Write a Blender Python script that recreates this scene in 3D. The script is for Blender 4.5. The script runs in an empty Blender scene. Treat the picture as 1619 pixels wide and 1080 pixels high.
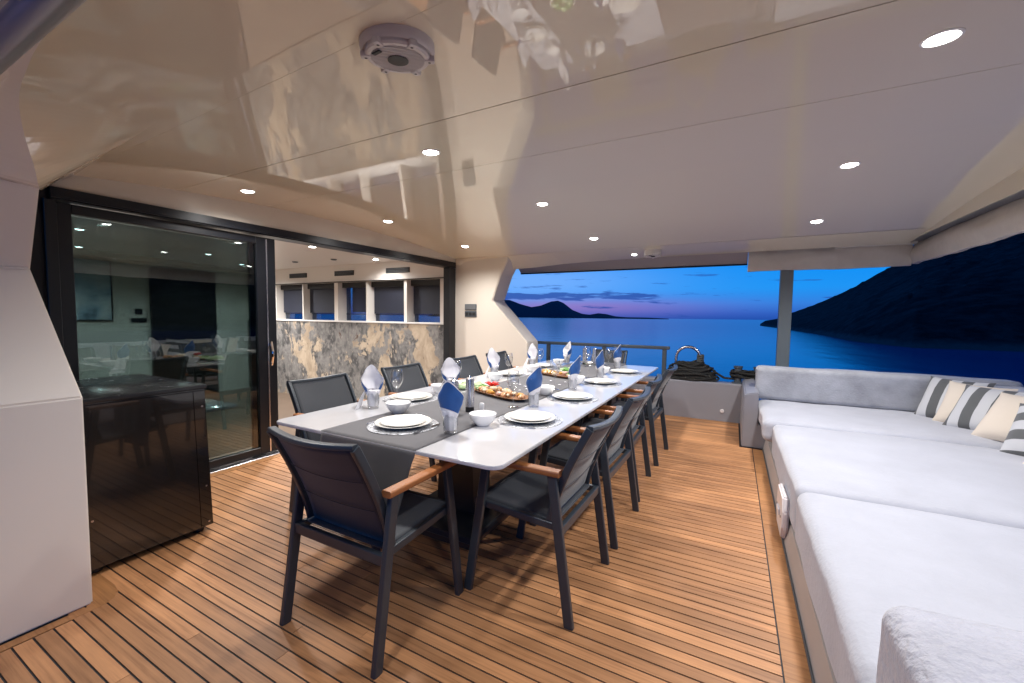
import bpy, bmesh, math, random
from math import sin, cos, pi, radians
from mathutils import Vector, Matrix, noise
random.seed(7)
C = bpy.context.scene.collection
S = bpy.context.scene

# ------------------------------------------------------------------ camera
yaw, pitch, roll = radians(28.0898), radians(3.4224), radians(0.7219)
FPX = 656.99
fwd0 = Vector((-sin(yaw), cos(yaw), 0)); right0 = Vector((cos(yaw), sin(yaw), 0)); up0 = Vector((0, 0, 1))
fw = fwd0*cos(pitch) - up0*sin(pitch); u2 = up0*cos(pitch) + fwd0*sin(pitch)
rt = right0*cos(roll) + u2*sin(roll); up = u2*cos(roll) - right0*sin(roll)
cam_d = bpy.data.cameras.new('camera'); cam = bpy.data.objects.new('camera', cam_d); C.objects.link(cam)
cam_d.sensor_width = 36; cam_d.lens = FPX/1619*36; cam_d.clip_start = 0.05; cam_d.clip_end = 60000
m = Matrix.Identity(4)
for i in range(3):
    m[i][0] = rt[i]; m[i][1] = up[i]; m[i][2] = -fw[i]
m[0][3], m[1][3], m[2][3] = 0, 0, 1.37
cam.matrix_world = m
S.camera = cam

# ------------------------------------------------------------------ dusk sky
W = bpy.data.worlds.new('World'); S.world = W; W.use_nodes = True
nt = W.node_tree; nt.nodes.clear(); N = nt.nodes; L = nt.links
def nd(t, **k):
    n = N.new(t)
    for a, b in k.items(): setattr(n, a, b)
    return n
out = nd('ShaderNodeOutputWorld'); bg = nd('ShaderNodeBackground'); bg.inputs['Strength'].default_value = 1.12
L.new(bg.outputs[0], out.inputs[0])
tc = nd('ShaderNodeTexCoord'); sep = nd('ShaderNodeSeparateXYZ'); L.new(tc.outputs['Generated'], sep.inputs[0])
ramp = nd('ShaderNodeValToRGB'); L.new(sep.outputs['Z'], ramp.inputs[0])
SKY = [(0.0, (.012, .070, .37)), (0.012, (.018, .10, .47)), (0.035, (.026, .20, .68)), (0.065, (.012, .27, .82)),
       (0.11, (.004, .25, .82)), (0.25, (.003, .165, .66)), (0.42, (.004, .040, .17)), (1.0, (.005, .016, .06))]
e = ramp.color_ramp.elements
e[0].position, e[0].color = SKY[0][0], (*SKY[0][1], 1)
e[1].position, e[1].color = SKY[-1][0], (*SKY[-1][1], 1)
for p, c in SKY[1:-1]:
    x = e.new(p); x.color = (*c, 1)
# sunset glow around the azimuth where the sun went down
def math_(op, a, b=None, c=None, clamp=False):
    n = nd('ShaderNodeMath', operation=op, use_clamp=clamp)
    for i, v in enumerate((a, b, c)):
        if v is None: continue
        if isinstance(v, (int, float)): n.inputs[i].default_value = v
        else: L.new(v, n.inputs[i])
    return n.outputs[0]
az = math_('ARCTAN2', sep.outputs['X'], sep.outputs['Y'])
def gauss(v, mu, sg):
    d = math_('DIVIDE', math_('SUBTRACT', v, mu), sg)
    return math_('EXPONENT', math_('MULTIPLY', math_('MULTIPLY', d, d), -1.0))
g_az = gauss(az, radians(-21), radians(15))
g_el = gauss(sep.outputs['Z'], 0.027, 0.020)
glow = math_('MULTIPLY', g_az, g_el)
mixg = nd('ShaderNodeMixRGB', blend_type='MIX'); L.new(math_('MULTIPLY', glow, .86), mixg.inputs[0])
L.new(ramp.outputs[0], mixg.inputs[1]); mixg.inputs[2].default_value = (.27, .125, .42, 1)
# paler upper sky above the sunset
g2 = math_('MULTIPLY', gauss(az, radians(-26), radians(16)), gauss(sep.outputs['Z'], 0.085, 0.05))
mixp = nd('ShaderNodeMixRGB'); L.new(math_('MULTIPLY', g2, .8), mixp.inputs[0]); L.new(mixg.outputs[0], mixp.inputs[1])
mixp.inputs[2].default_value = (.19, .42, .92, 1)
# clouds, drawn in azimuth / elevation so that they lie in long streaks
comb = nd('ShaderNodeCombineXYZ'); L.new(math_('MULTIPLY', az, 7.0), comb.inputs[0]); L.new(math_('MULTIPLY', sep.outputs['Z'], 62.0), comb.inputs[1])
nz = nd('ShaderNodeTexNoise'); nz.inputs['Scale'].default_value = 1.15; nz.inputs['Detail'].default_value = 7; nz.inputs['Roughness'].default_value = .55
L.new(comb.outputs[0], nz.inputs['Vector'])
band = math_('ADD', math_('MULTIPLY', gauss(sep.outputs['Z'], 0.050, 0.013), .23), math_('MULTIPLY', gauss(sep.outputs['Z'], 0.072, 0.012), .06))
band = math_('MULTIPLY', band, gauss(az, radians(-24), radians(15)))
cl = math_('ADD', nz.outputs[0], band)
cr = nd('ShaderNodeMapRange'); cr.inputs[1].default_value = .60; cr.inputs[2].default_value = .67; L.new(cl, cr.inputs[0])
up_ok = nd('ShaderNodeMapRange'); up_ok.inputs[1].default_value = .16; up_ok.inputs[2].default_value = .07; L.new(sep.outputs['Z'], up_ok.inputs[0])
cfac = math_('MULTIPLY', math_('MULTIPLY', cr.outputs[0], up_ok.outputs[0]), .85)
mixc = nd('ShaderNodeMixRGB'); L.new(cfac, mixc.inputs[0]); L.new(mixp.outputs[0], mixc.inputs[1]); mixc.inputs[2].default_value = (.022, .075, .36, 1)
L.new(mixc.outputs[0], bg.inputs['Color'])
W.cycles.sampling_method = 'AUTOMATIC'

# ------------------------------------------------------------------ exposure and renderer
S.view_settings.view_transform = 'Standard'; S.view_settings.look = 'None'
S.view_settings.exposure = 0.0; S.view_settings.gamma = 1.0; S.view_settings.use_curve_mapping = False
S.render.engine = 'CYCLES'; cy = S.cycles
cy.use_denoising = True
try: cy.denoiser = 'OPENIMAGEDENOISE'
except Exception: pass
cy.max_bounces = 10; cy.diffuse_bounces = 5; cy.glossy_bounces = 5; cy.transparent_max_bounces = 24; cy.transmission_bounces = 6
cy.sample_clamp_indirect = 6.0; cy.caustics_reflective = False; cy.caustics_refractive = False
DECK_LAMP, SALON_LAMP = 100.0, 225.0

# ------------------------------------------------------------------ helpers
def tag(o, label=None, cat=None, group=None, kind=None):
    if label: o['label'] = label
    if cat: o['category'] = cat
    if group: o['group'] = group
    if kind: o['kind'] = kind
    return o
def empty(name, loc=(0, 0, 0), rz=0.0, label=None, cat=None, group=None):
    o = bpy.data.objects.new(name, None); C.objects.link(o); o.location = loc; o.rotation_euler = (0, 0, rz)
    o.empty_display_size = .1
    return tag(o, label, cat, group)
class MB:
    def __init__(s): s.v = []; s.f = []; s.sm = []
    def add(s, vs, fs, smooth=False):
        b = len(s.v); s.v += [tuple(v) for v in vs]; s.f += [tuple(b+i for i in f) for f in fs]; s.sm += [smooth]*len(fs); return s
    def box(s, x0, x1, y0, y1, z0, z1, bev=0.0, seg=2):
        if bev <= 0:
            vs = [(x, y, z) for z in (z0, z1) for y in (y0, y1) for x in (x0, x1)]
            return s.add(vs, [(0, 2, 3, 1), (4, 5, 7, 6), (0, 1, 5, 4), (2, 6, 7, 3), (0, 4, 6, 2), (1, 3, 7, 5)])
        bm = bmesh.new(); bmesh.ops.create_cube(bm, size=1)
        for v in bm.verts:
            v.co = ((x0+x1)/2 + v.co.x*(x1-x0), (y0+y1)/2 + v.co.y*(y1-y0), (z0+z1)/2 + v.co.z*(z1-z0))
        bmesh.ops.bevel(bm, geom=bm.edges[:], offset=bev, segments=seg, affect='EDGES', profile=.5)
        return s.frombm(bm, seg > 1)
    def frombm(s, bm, smooth=False):
        bm.verts.index_update()
        s.add([v.co for v in bm.verts], [[v.index for v in f.verts] for f in bm.faces], smooth); bm.free(); return s
    def bar(s, a, b, w, h, updir=(0, 0, 1), bev=0.0):
        a, b = Vector(a), Vector(b); d = (b-a).normalized(); u = Vector(updir); sx = d.cross(u).normalized(); u = sx.cross(d).normalized()
        if bev <= 0:
            prof = [(-w/2, -h/2), (w/2, -h/2), (w/2, h/2), (-w/2, h/2)]
        else:
            prof = []
            for cx, cy, a0 in ((w/2-bev, h/2-bev, 0), (-w/2+bev, h/2-bev, 90), (-w/2+bev, -h/2+bev, 180), (w/2-bev, -h/2+bev, 270)):
                for k in range(4):
                    t = radians(a0 + k*30); prof.append((cx+bev*cos(t), cy+bev*sin(t)))
        n = len(prof); vs = [p + sx*x + u*y for p in (a, b) for x, y in prof]
        fs = [(i, (i+1) % n, n+(i+1) % n, n+i) for i in range(n)] + [tuple(range(n))[::-1], tuple(range(n, 2*n))]
        return s.add(vs, fs)
    def tube(s, pts, r, n=10, closed=False, cap=True):
        pts = [Vector(p) for p in pts]; k = len(pts); rr = r if isinstance(r, (list, tuple)) else [r]*k
        vs = []; nrm = None
        for i, p in enumerate(pts):
            if closed: t = (pts[(i+1) % k]-pts[i-1]).normalized()
            else: t = (pts[min(i+1, k-1)]-pts[max(i-1, 0)]).normalized()
            if nrm is None:
                nrm = t.cross(Vector((0, 0, 1)));
                if nrm.length < 1e-3: nrm = t.cross(Vector((1, 0, 0)))
                nrm.normalize()
            nrm = (nrm - t*nrm.dot(t)).normalized(); bi = t.cross(nrm)
            for j in range(n):
                a = 2*pi*j/n; vs.append(p + (nrm*cos(a)+bi*sin(a))*rr[i])
        fs = []
        for i in range(k if closed else k-1):
            for j in range(n):
                a = i*n+j; b = i*n+(j+1) % n; i2 = (i+1) % k
                fs.append((a, b, i2*n+(j+1) % n, i2*n+j))
        if cap and not closed: fs += [tuple(range(n))[::-1], tuple((k-1)*n+j for j in range(n))]
        return s.add(vs, fs, True)
    def lathe(s, prof, n=32, c=(0, 0, 0), wob=None):
        vs = []; fs = []; k = len(prof)
        for r, z in prof:
            for j in range(n):
                a = 2*pi*j/n; q = r*(wob(a, r, z) if wob else 1); vs.append((c[0]+q*cos(a), c[1]+q*sin(a), c[2]+z))
        for i in range(k-1):
            for j in range(n):
                fs.append((i*n+j, i*n+(j+1) % n, (i+1)*n+(j+1) % n, (i+1)*n+j))
        if prof[0][0] > 1e-5: pass
        return s.add(vs, fs, True)
    def disc(s, c, r, n=24, down=False):
        vs = [(c[0]+r*cos(2*pi*j/n), c[1]+r*sin(2*pi*j/n), c[2]) for j in range(n)]
        return s.add(vs, [tuple(range(n))[::-1] if down else tuple(range(n))])
    def prism(s, poly, axis, a, b):
        """polygon in two coordinates, extruded along axis ('x','y','z') from a to b"""
        n = len(poly); f = {'x': lambda p, t: (t, p[0], p[1]), 'y': lambda p, t: (p[0], t, p[1]), 'z': lambda p, t: (p[0], p[1], t)}[axis]
        vs = [f(p, a) for p in poly] + [f(p, b) for p in poly]
        bm = bmesh.new(); V = [bm.verts.new(v) for v in vs]
        for i in range(n): bm.faces.new((V[i], V[(i+1) % n], V[n+(i+1) % n], V[n+i]))
        bm.faces.new(V[:n][::-1]); bm.faces.new(V[n:])
        bmesh.ops.recalc_face_normals(bm, faces=bm.faces[:]); return s.frombm(bm)
    def grid(s, fn, nu, nv, smooth=True, closeu=False):
        vs = [fn(i/(nu if closeu else nu-1), j/(nv-1)) for i in range(nu) for j in range(nv)]
        fs = [(i*nv+j, ((i+1) % nu)*nv+j, ((i+1) % nu)*nv+j+1, i*nv+j+1) for i in range(nu if closeu else nu-1) for j in range(nv-1)]
        return s.add(vs, fs, smooth)
    def mesh(s, name, mat):
        me = bpy.data.meshes.new(name); me.from_pydata(s.v, [], s.f); me.polygons.foreach_set('use_smooth', s.sm)
        if mat: me.materials.append(mat)
        me.update(); return me
    def build(s, name, mat, parent=None, sharp=35):
        me = s.mesh(name, mat)
        if any(s.sm): me.set_sharp_from_angle(angle=radians(sharp))
        o = bpy.data.objects.new(name, me); C.objects.link(o)
        if parent: o.parent = parent
        return o
def copy_tree(o, parent=None):
    c = o.copy(); C.objects.link(c)
    if parent: c.parent = parent
    for ch in list(o.children): copy_tree(ch, c)
    return c
def inst(name, me, loc=(0, 0, 0), rot=(0, 0, 0), scale=(1, 1, 1), parent=None):
    o = bpy.data.objects.new(name, me); C.objects.link(o); o.location = loc; o.rotation_euler = rot; o.scale = scale
    if parent: o.parent = parent
    return o

# ------------------------------------------------------------------ materials
def mat(name, base=(.5, .5, .5), rough=.5, metal=0.0, spec=.5, coat=0.0, coat_rough=.05, noise_amt=0.0, noise_scale=8.0,
        bump=0.0, bump_scale=60.0, bump_dist=.01, rough_var=0.0, sheen=0.0, emit=None, emit_s=0.0, obj_var=0.0, stretch=(1, 1, 1)):
    M = bpy.data.materials.new(name); M.use_nodes = True; t = M.node_tree; p = t.nodes['Principled BSDF']
    p.inputs['Base Color'].default_value = (*base, 1); p.inputs['Roughness'].default_value = rough; p.inputs['Metallic'].default_value = metal
    p.inputs['Specular IOR Level'].default_value = spec; p.inputs['Coat Weight'].default_value = coat; p.inputs['Coat Roughness'].default_value = coat_rough
    if sheen: p.inputs['Sheen Weight'].default_value = sheen; p.inputs['Sheen Roughness'].default_value = .5
    if emit: p.inputs['Emission Color'].default_value = (*emit, 1); p.inputs['Emission Strength'].default_value = emit_s
    co = t.nodes.new('ShaderNodeTexCoord'); mp = t.nodes.new('ShaderNodeMapping'); mp.inputs['Scale'].default_value = stretch
    t.links.new(co.outputs['Object'], mp.inputs[0])
    if noise_amt or rough_var or obj_var:
        n = t.nodes.new('ShaderNodeTexNoise'); n.inputs['Scale'].default_value = noise_scale; n.inputs['Detail'].default_value = 6; n.inputs['Roughness'].default_value = .6
        t.links.new(mp.outputs[0], n.inputs['Vector'])
        if noise_amt or obj_var:
            mr = t.nodes.new('ShaderNodeMapRange'); mr.inputs[1].default_value = .25; mr.inputs[2].default_value = .75
            mr.inputs[3].default_value = 1-noise_amt; mr.inputs[4].default_value = 1+noise_amt; t.links.new(n.outputs[0], mr.inputs[0])
            src = mr.outputs[0]
            if obj_var:
                oi = t.nodes.new('ShaderNodeObjectInfo'); m2 = t.nodes.new('ShaderNodeMapRange'); m2.inputs[3].default_value = 1-obj_var; m2.inputs[4].default_value = 1+obj_var
                t.links.new(oi.outputs['Random'], m2.inputs[0]); mu = t.nodes.new('ShaderNodeMath'); mu.operation = 'MULTIPLY'
                t.links.new(src, mu.inputs[0]); t.links.new(m2.outputs[0], mu.inputs[1]); src = mu.outputs[0]
            mx = t.nodes.new('ShaderNodeVectorMath'); mx.operation = 'SCALE'; mx.inputs[0].default_value = base; t.links.new(src, mx.inputs['Scale'])
            t.links.new(mx.outputs[0], p.inputs['Base Color'])
        if rough_var:
            r = t.nodes.new('ShaderNodeMapRange'); r.inputs[1].default_value = .3; r.inputs[2].default_value = .7
            r.inputs[3].default_value = max(0, rough-rough_var); r.inputs[4].default_value = rough+rough_var
            t.links.new(n.outputs[0], r.inputs[0]); t.links.new(r.outputs[0], p.inputs['Roughness'])
    if bump:
        b = t.nodes.new('ShaderNodeBump'); b.inputs['Strength'].default_value = bump; b.inputs['Distance'].default_value = bump_dist
        n2 = t.nodes.new('ShaderNodeTexNoise'); n2.inputs['Scale'].default_value = bump_scale; n2.inputs['Detail'].default_value = 5
        t.links.new(mp.outputs[0], n2.inputs['Vector']); t.links.new(n2.outputs[0], b.inputs['Height']); t.links.new(b.outputs[0], p.inputs['Normal'])
        if coat: t.links.new(b.outputs[0], p.inputs['Coat Normal'])
    return M
def glass_mat(name, tint=(.95, .97, .97), refl=1.0, ior=1.5, rough=0.0, boost=0.0, rim=None):
    """a thin pane or wall of glass: straight-through tint plus Fresnel reflection"""
    M = bpy.data.materials.new(name); M.use_nodes = True; t = M.node_tree; t.nodes.clear()
    o = t.nodes.new('ShaderNodeOutputMaterial'); mx = t.nodes.new('ShaderNodeMixShader'); tr = t.nodes.new('ShaderNodeBsdfTransparent'); gl = t.nodes.new('ShaderNodeBsdfGlossy')
    lw = t.nodes.new('ShaderNodeLayerWeight'); fr = t.nodes.new('ShaderNodeMath'); fr.operation = 'POWER'; fr.inputs[1].default_value = 5.0; t.links.new(lw.outputs['Facing'], fr.inputs[0])
    f0 = ((ior-1)/(ior+1))**2; refl, boost = refl*(1-f0), boost+refl*f0
    gl.inputs['Roughness'].default_value = rough; tr.inputs[0].default_value = (*tint, 1); gl.inputs[0].default_value = (1, 1, 1, 1)
    ma = t.nodes.new('ShaderNodeMath'); ma.operation = 'MULTIPLY_ADD'; ma.use_clamp = True; ma.inputs[1].default_value = refl; ma.inputs[2].default_value = boost
    t.links.new(fr.outputs[0], ma.inputs[0]); t.links.new(ma.outputs[0], mx.inputs[0]); t.links.new(tr.outputs[0], mx.inputs[1]); t.links.new(gl.outputs[0], mx.inputs[2])
    if rim:
        pw = t.nodes.new('ShaderNodeMath'); pw.operation = 'POWER'; pw.inputs[1].default_value = 2.2; t.links.new(lw.outputs['Facing'], pw.inputs[0])
        cm = t.nodes.new('ShaderNodeMixRGB'); cm.inputs[1].default_value = (*tint, 1); cm.inputs[2].default_value = (*rim, 1); t.links.new(pw.outputs[0], cm.inputs[0]); t.links.new(cm.outputs[0], tr.inputs[0])
        fr.inputs[1].default_value = 3.0
    t.links.new(mx.outputs[0], o.inputs[0]); return M

def teak_mat(name, base, var=.22):
    M = bpy.data.materials.new(name); M.use_nodes = True; t = M.node_tree; p = t.nodes['Principled BSDF']
    g = t.nodes.new('ShaderNodeNewGeometry'); oi = t.nodes.new('ShaderNodeObjectInfo')
    va = t.nodes.new('ShaderNodeVectorMath'); va.operation = 'MULTIPLY_ADD'; va.inputs[1].default_value = (2.2, 60, 60)
    cb = t.nodes.new('ShaderNodeVectorMath'); cb.operation = 'SCALE'; cb.inputs[0].default_value = (37, 11, 23); t.links.new(oi.outputs['Random'], cb.inputs['Scale'])
    t.links.new(g.outputs['Position'], va.inputs[0]); t.links.new(cb.outputs[0], va.inputs[2])
    n = t.nodes.new('ShaderNodeTexNoise'); n.inputs['Scale'].default_value = 1.0; n.inputs['Detail'].default_value = 7; n.inputs['Roughness'].default_value = .62; n.inputs['Distortion'].default_value = .3
    t.links.new(va.outputs[0], n.inputs['Vector'])
    n2 = t.nodes.new('ShaderNodeTexNoise'); n2.inputs['Scale'].default_value = 1.3; n2.inputs['Detail'].default_value = 4; t.links.new(g.outputs['Position'], n2.inputs['Vector'])
    r = t.nodes.new('ShaderNodeValToRGB'); e = r.color_ramp.elements
    e[0].position = .28; e[0].color = (base[0]*.62, base[1]*.55, base[2]*.48, 1); e[1].position = .68; e[1].color = (base[0]*1.15, base[1]*1.15, base[2]*1.12, 1)
    x = e.new(.47); x.color = (base[0]*.95, base[1]*.93, base[2]*.9, 1); t.links.new(n.outputs[0], r.inputs[0])
    mr = t.nodes.new('ShaderNodeMapRange'); mr.inputs[3].default_value = 1-var; mr.inputs[4].default_value = 1+var; t.links.new(oi.outputs['Random'], mr.inputs[0])
    m3 = t.nodes.new('ShaderNodeMapRange'); m3.inputs[1].default_value = .35; m3.inputs[2].default_value = .65; m3.inputs[3].default_value = .84; m3.inputs[4].default_value = 1.2; t.links.new(n2.outputs[0], m3.inputs[0])
    mu = t.nodes.new('ShaderNodeMath'); mu.operation = 'MULTIPLY'; t.links.new(mr.outputs[0], mu.inputs[0]); t.links.new(m3.outputs[0], mu.inputs[1])
    sc = t.nodes.new('ShaderNodeVectorMath'); sc.operation = 'SCALE'; t.links.new(r.outputs[0], sc.inputs[0]); t.links.new(mu.outputs[0], sc.inputs['Scale'])
    t.links.new(sc.outputs[0], p.inputs['Base Color'])
    rr = t.nodes.new('ShaderNodeMapRange'); rr.inputs[3].default_value = .38; rr.inputs[4].default_value = .62; t.links.new(n2.outputs[0], rr.inputs[0]); t.links.new(rr.outputs[0], p.inputs['Roughness'])
    b = t.nodes.new('ShaderNodeBump'); b.inputs['Strength'].default_value = .25; b.inputs['Distance'].default_value = .002; t.links.new(n.outputs[0], b.inputs['Height']); t.links.new(b.outputs[0], p.inputs['Normal'])
    return M

M_teak = teak_mat('teak_deck', (.51, .252, .115), .22)
M_teak_margin = teak_mat('teak_margin', (.42, .20, .08), .08)
M_teak_arm = mat('teak_arm', (.33, .125, .040), .38, noise_amt=.35, noise_scale=14, stretch=(1, .15, 1), coat=.15)
M_caulk = mat('deck_caulking', (.018, .018, .022), .6)
M_gel = mat('ceiling_gelcoat', (.76, .69, .545), .4, spec=.0, coat=1.0, coat_rough=.012, bump=.012, bump_scale=1.3, bump_dist=.05)
M_gel.node_tree.nodes['Principled BSDF'].inputs['Coat IOR'].default_value = 1.85
M_cream = mat('cream_gelcoat', (.70, .645, .565), .22, coat=.5, coat_rough=.06, bump=.02, bump_scale=3, bump_dist=.02)
M_band = mat('cream_header_paint', (.64, .58, .50), .35)
M_white = mat('white_gelcoat', (.82, .77, .71), .25, coat=.4, coat_rough=.08)
M_grey = mat('grey_bulwark_paint', (.27, .27, .30), .42, noise_amt=.05, noise_scale=3)
M_frame = mat('black_anodised_frame', (.008, .009, .012), .30, spec=.4)
M_steel = mat('brushed_steel', (.62, .62, .66), .25, metal=1)
M_chrome = mat('polished_chrome', (.82, .82, .84), .07, metal=1)
M_alu = mat('aluminium_tube', (.42, .42, .45), .3, metal=.6)
M_post = mat('grey_hammered_post', (.16, .19, .20), .4, bump=.5, bump_scale=70, bump_dist=.004)
M_rail = mat('dark_grey_rail', (.075, .09, .105), .38)
M_chair = mat('charcoal_powder_coat', (.036, .046, .058), .34, noise_amt=.08, noise_scale=40)
M_sling = mat('charcoal_sling', (.022, .027, .036), .62, bump=.35, bump_scale=420, bump_dist=.002, sheen=.25)
M_table = mat('white_stone_top', (.60, .60, .625), .10, noise_amt=.05, noise_scale=5, coat=.4, coat_rough=.04)
M_tableleg = mat('black_brown_steel', (.022, .018, .017), .35)
M_basedark = mat('dark_base_plate', (.03, .035, .04), .3)
M_runner = mat('grey_linen_runner', (.095, .092, .098), .85, noise_amt=.10, noise_scale=5, bump=.4, bump_scale=500, bump_dist=.0015, sheen=.2)
M_plate = mat('white_porcelain', (.84, .82, .77), .14, coat=.3)
M_bowl = mat('white_glazed_bowl', (.82, .82, .82), .16, coat=.3)
M_napw = mat('white_napkin_cloth', (.78, .77, .80), .8, sheen=.2, bump=.25, bump_scale=300, bump_dist=.001)
M_napb = mat('blue_napkin_cloth', (.012, .085, .30), .75, sheen=.2, bump=.25, bump_scale=300, bump_dist=.001)
M_glass = glass_mat('clear_glassware', (.96, .965, .97), 1.0, 1.5, 0.0, .085, (.34, .36, .38))
M_pane = glass_mat('tinted_door_glass', (.53, .60, .60), 1.0, 1.52, 0.0, .03)
M_win = glass_mat('salon_window_glass', (.55, .6, .65), 1.2, 1.5)
M_matt = mat('pale_grey_plush', (.45, .467, .535), .9, noise_amt=.08, noise_scale=4, bump=.5, bump_scale=55, bump_dist=.006, sheen=.4)
M_back = mat('grey_plush_backrest', (.36, .37, .41), .9, noise_amt=.25, noise_scale=4.5, bump=.6, bump_scale=60, bump_dist=.006, sheen=.5)
M_fuzz = mat('fleecy_bolster', (.44, .45, .52), .95, noise_amt=.16, noise_scale=6, bump=.9, bump_scale=45, bump_dist=.012, sheen=.6)
M_pcream = mat('cream_pillow_cloth', (.70, .62, .53), .85, bump=.3, bump_scale=240, bump_dist=.002, sheen=.2)
M_canvas = mat('cream_canvas', (.60, .555, .51), .8, noise_amt=.08, noise_scale=5, bump=.25, bump_scale=14, bump_dist=.02)
M_black = mat('black_gloss_panel', (.012, .0105, .010), .16, rough_var=.05, noise_scale=4, coat=.9, coat_rough=.035, bump=.01, bump_scale=2.5, bump_dist=.02)
M_blacktop = mat('black_wet_top', (.02, .021, .024), .18, rough_var=.12, noise_scale=18, bump=.3, bump_scale=45, bump_dist=.004)
M_rope = mat('black_rope', (.022, .022, .020), .8, bump=.9, bump_scale=120, bump_dist=.01, noise_amt=.4, noise_scale=30)
M_wood = mat('serving_wood', (.24, .105, .04), .5, noise_amt=.3, noise_scale=12, stretch=(1, 5, 1))
M_speaker = mat('speaker_grey_plastic', (.62, .59, .58), .38)
M_dark = mat('dark_plastic', (.012, .012, .013), .45)
M_lamp = mat('lamp_led', (1, 1, 1), .5, emit=(1, .97, .93), emit_s=34.0)
M_lampring = mat('lamp_white_ring', (.8, .8, .8), .25)
M_salonwall = mat('salon_cream_wall', (.76, .72, .67), .4)
M_salonceil = mat('salon_ceiling', (.78, .74, .71), .35)
M_salonfloor = mat('salon_floor', (.15, .105, .075), .35, noise_amt=.15, noise_scale=3)
M_blind = mat('dark_roller_blind', (.014, .017, .032), .6, noise_amt=.2, noise_scale=3)
M_dkpanel = mat('dark_wall_panel', (.02, .018, .018), .3)
M_plastic = mat('white_fitting_plastic', (.74, .70, .71), .3)

def stripe_mat(name, ca, cb, width):
    M = mat(name, ca, .85, bump=.3, bump_scale=240, bump_dist=.002, sheen=.2); t = M.node_tree; p = t.nodes['Principled BSDF']
    co = t.nodes.new('ShaderNodeTexCoord'); sp = t.nodes.new('ShaderNodeSeparateXYZ'); t.links.new(co.outputs['Object'], sp.inputs[0])
    d = t.nodes.new('ShaderNodeMath'); d.operation = 'PINGPONG'; d.inputs[1].default_value = width
    t.links.new(sp.outputs['X'], d.inputs[0]); gt = t.nodes.new('ShaderNodeMath'); gt.operation = 'GREATER_THAN'; gt.inputs[1].default_value = width/2; t.links.new(d.outputs[0], gt.inputs[0])
    mx = t.nodes.new('ShaderNodeMixRGB'); mx.inputs[1].default_value = (*ca, 1); mx.inputs[2].default_value = (*cb, 1); t.links.new(gt.outputs[0], mx.inputs[0]); t.links.new(mx.outputs[0], p.inputs['Base Color'])
    return M
M_stripe = stripe_mat('striped_pillow_cloth', (.53, .54, .57), (.10, .105, .11), .078)

def patina_mat():
    M = bpy.data.materials.new('patina_cladding'); M.use_nodes = True; t = M.node_tree; p = t.nodes['Principled BSDF']
    co = t.nodes.new('ShaderNodeTexCoord'); mp = t.nodes.new('ShaderNodeMapping'); mp.inputs['Scale'].default_value = (1.3, 1, .9); mp.inputs['Location'].default_value = (3.1, 0, 1.7); t.links.new(co.outputs['Object'], mp.inputs[0])
    def nz(s, d, r=.6, dist=0.0):
        n = t.nodes.new('ShaderNodeTexNoise'); n.inputs['Scale'].default_value = s; n.inputs['Detail'].default_value = d; n.inputs['Roughness'].default_value = r; n.inputs['Distortion'].default_value = dist
        t.links.new(mp.outputs[0], n.inputs['Vector']); return n.outputs[0]
    a = nz(1.6, 9, .62, .5); b = nz(3.4, 8, .65, .8); c = nz(14, 5)
    def mix(f, c1, c2):
        m_ = t.nodes.new('ShaderNodeMixRGB'); t.links.new(f, m_.inputs[0])
        for i, cc in ((1, c1), (2, c2)):
            if isinstance(cc, tuple): m_.inputs[i].default_value = (*cc, 1)
            else: t.links.new(cc, m_.inputs[i])
        return m_.outputs[0]
    def step(v, lo, hi):
        r = t.nodes.new('ShaderNodeMapRange'); r.inputs[1].default_value = lo; r.inputs[2].default_value = hi; t.links.new(v, r.inputs[0]); return r.outputs[0]
    def addn(v, w, k):
        q1 = t.nodes.new('ShaderNodeMath'); q1.operation = 'MULTIPLY_ADD'; t.links.new(w, q1.inputs[0]); q1.inputs[1].default_value = k; t.links.new(v, q1.inputs[2])
        q2 = t.nodes.new('ShaderNodeMath'); q2.operation = 'SUBTRACT'; t.links.new(q1.outputs[0], q2.inputs[0]); q2.inputs[1].default_value = k*.5; return q2.outputs[0]
    greys = mix(step(b, .40, .56), (.06, .06, .064), (.21, .205, .20))
    greys = mix(step(c, .5, .72), greys, (.30, .285, .27))
    tan = mix(step(b, .4, .62), (.50, .41, .31), (.33, .26, .19))
    col = mix(step(addn(a, c, .16), .502, .535), greys, tan)
    col = mix(step(b, .645, .675), col, (.10, .055, .038))
    col = mix(step(c, .68, .71), col, (.36, .34, .32))
    t.links.new(col, p.inputs['Base Color']); p.inputs['Roughness'].default_value = .38
    return M
M_patina = patina_mat()

def painting_mat():
    M = bpy.data.materials.new('painting_canvas'); M.use_nodes = True; t = M.node_tree; p = t.nodes['Principled BSDF']
    co = t.nodes.new('ShaderNodeTexCoord'); n = t.nodes.new('ShaderNodeTexNoise'); n.inputs['Scale'].default_value = 2.2; n.inputs['Detail'].default_value = 7; n.inputs['Distortion'].default_value = .6; t.links.new(co.outputs['Object'], n.inputs['Vector'])
    r = t.nodes.new('ShaderNodeValToRGB'); e = r.color_ramp.elements; e[0].position = .36; e[0].color = (.02, .022, .03, 1); e[1].position = .42; e[1].color = (.30, .42, .55, 1)
    x = e.new(.52); x.color = (.58, .66, .74, 1); x = e.new(.68); x.color = (.85, .85, .85, 1)
    t.links.new(n.outputs[0], r.inputs[0]); t.links.new(r.outputs[0], p.inputs['Base Color']); p.inputs['Roughness'].default_value = .6
    return M
M_paint = painting_mat()

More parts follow.
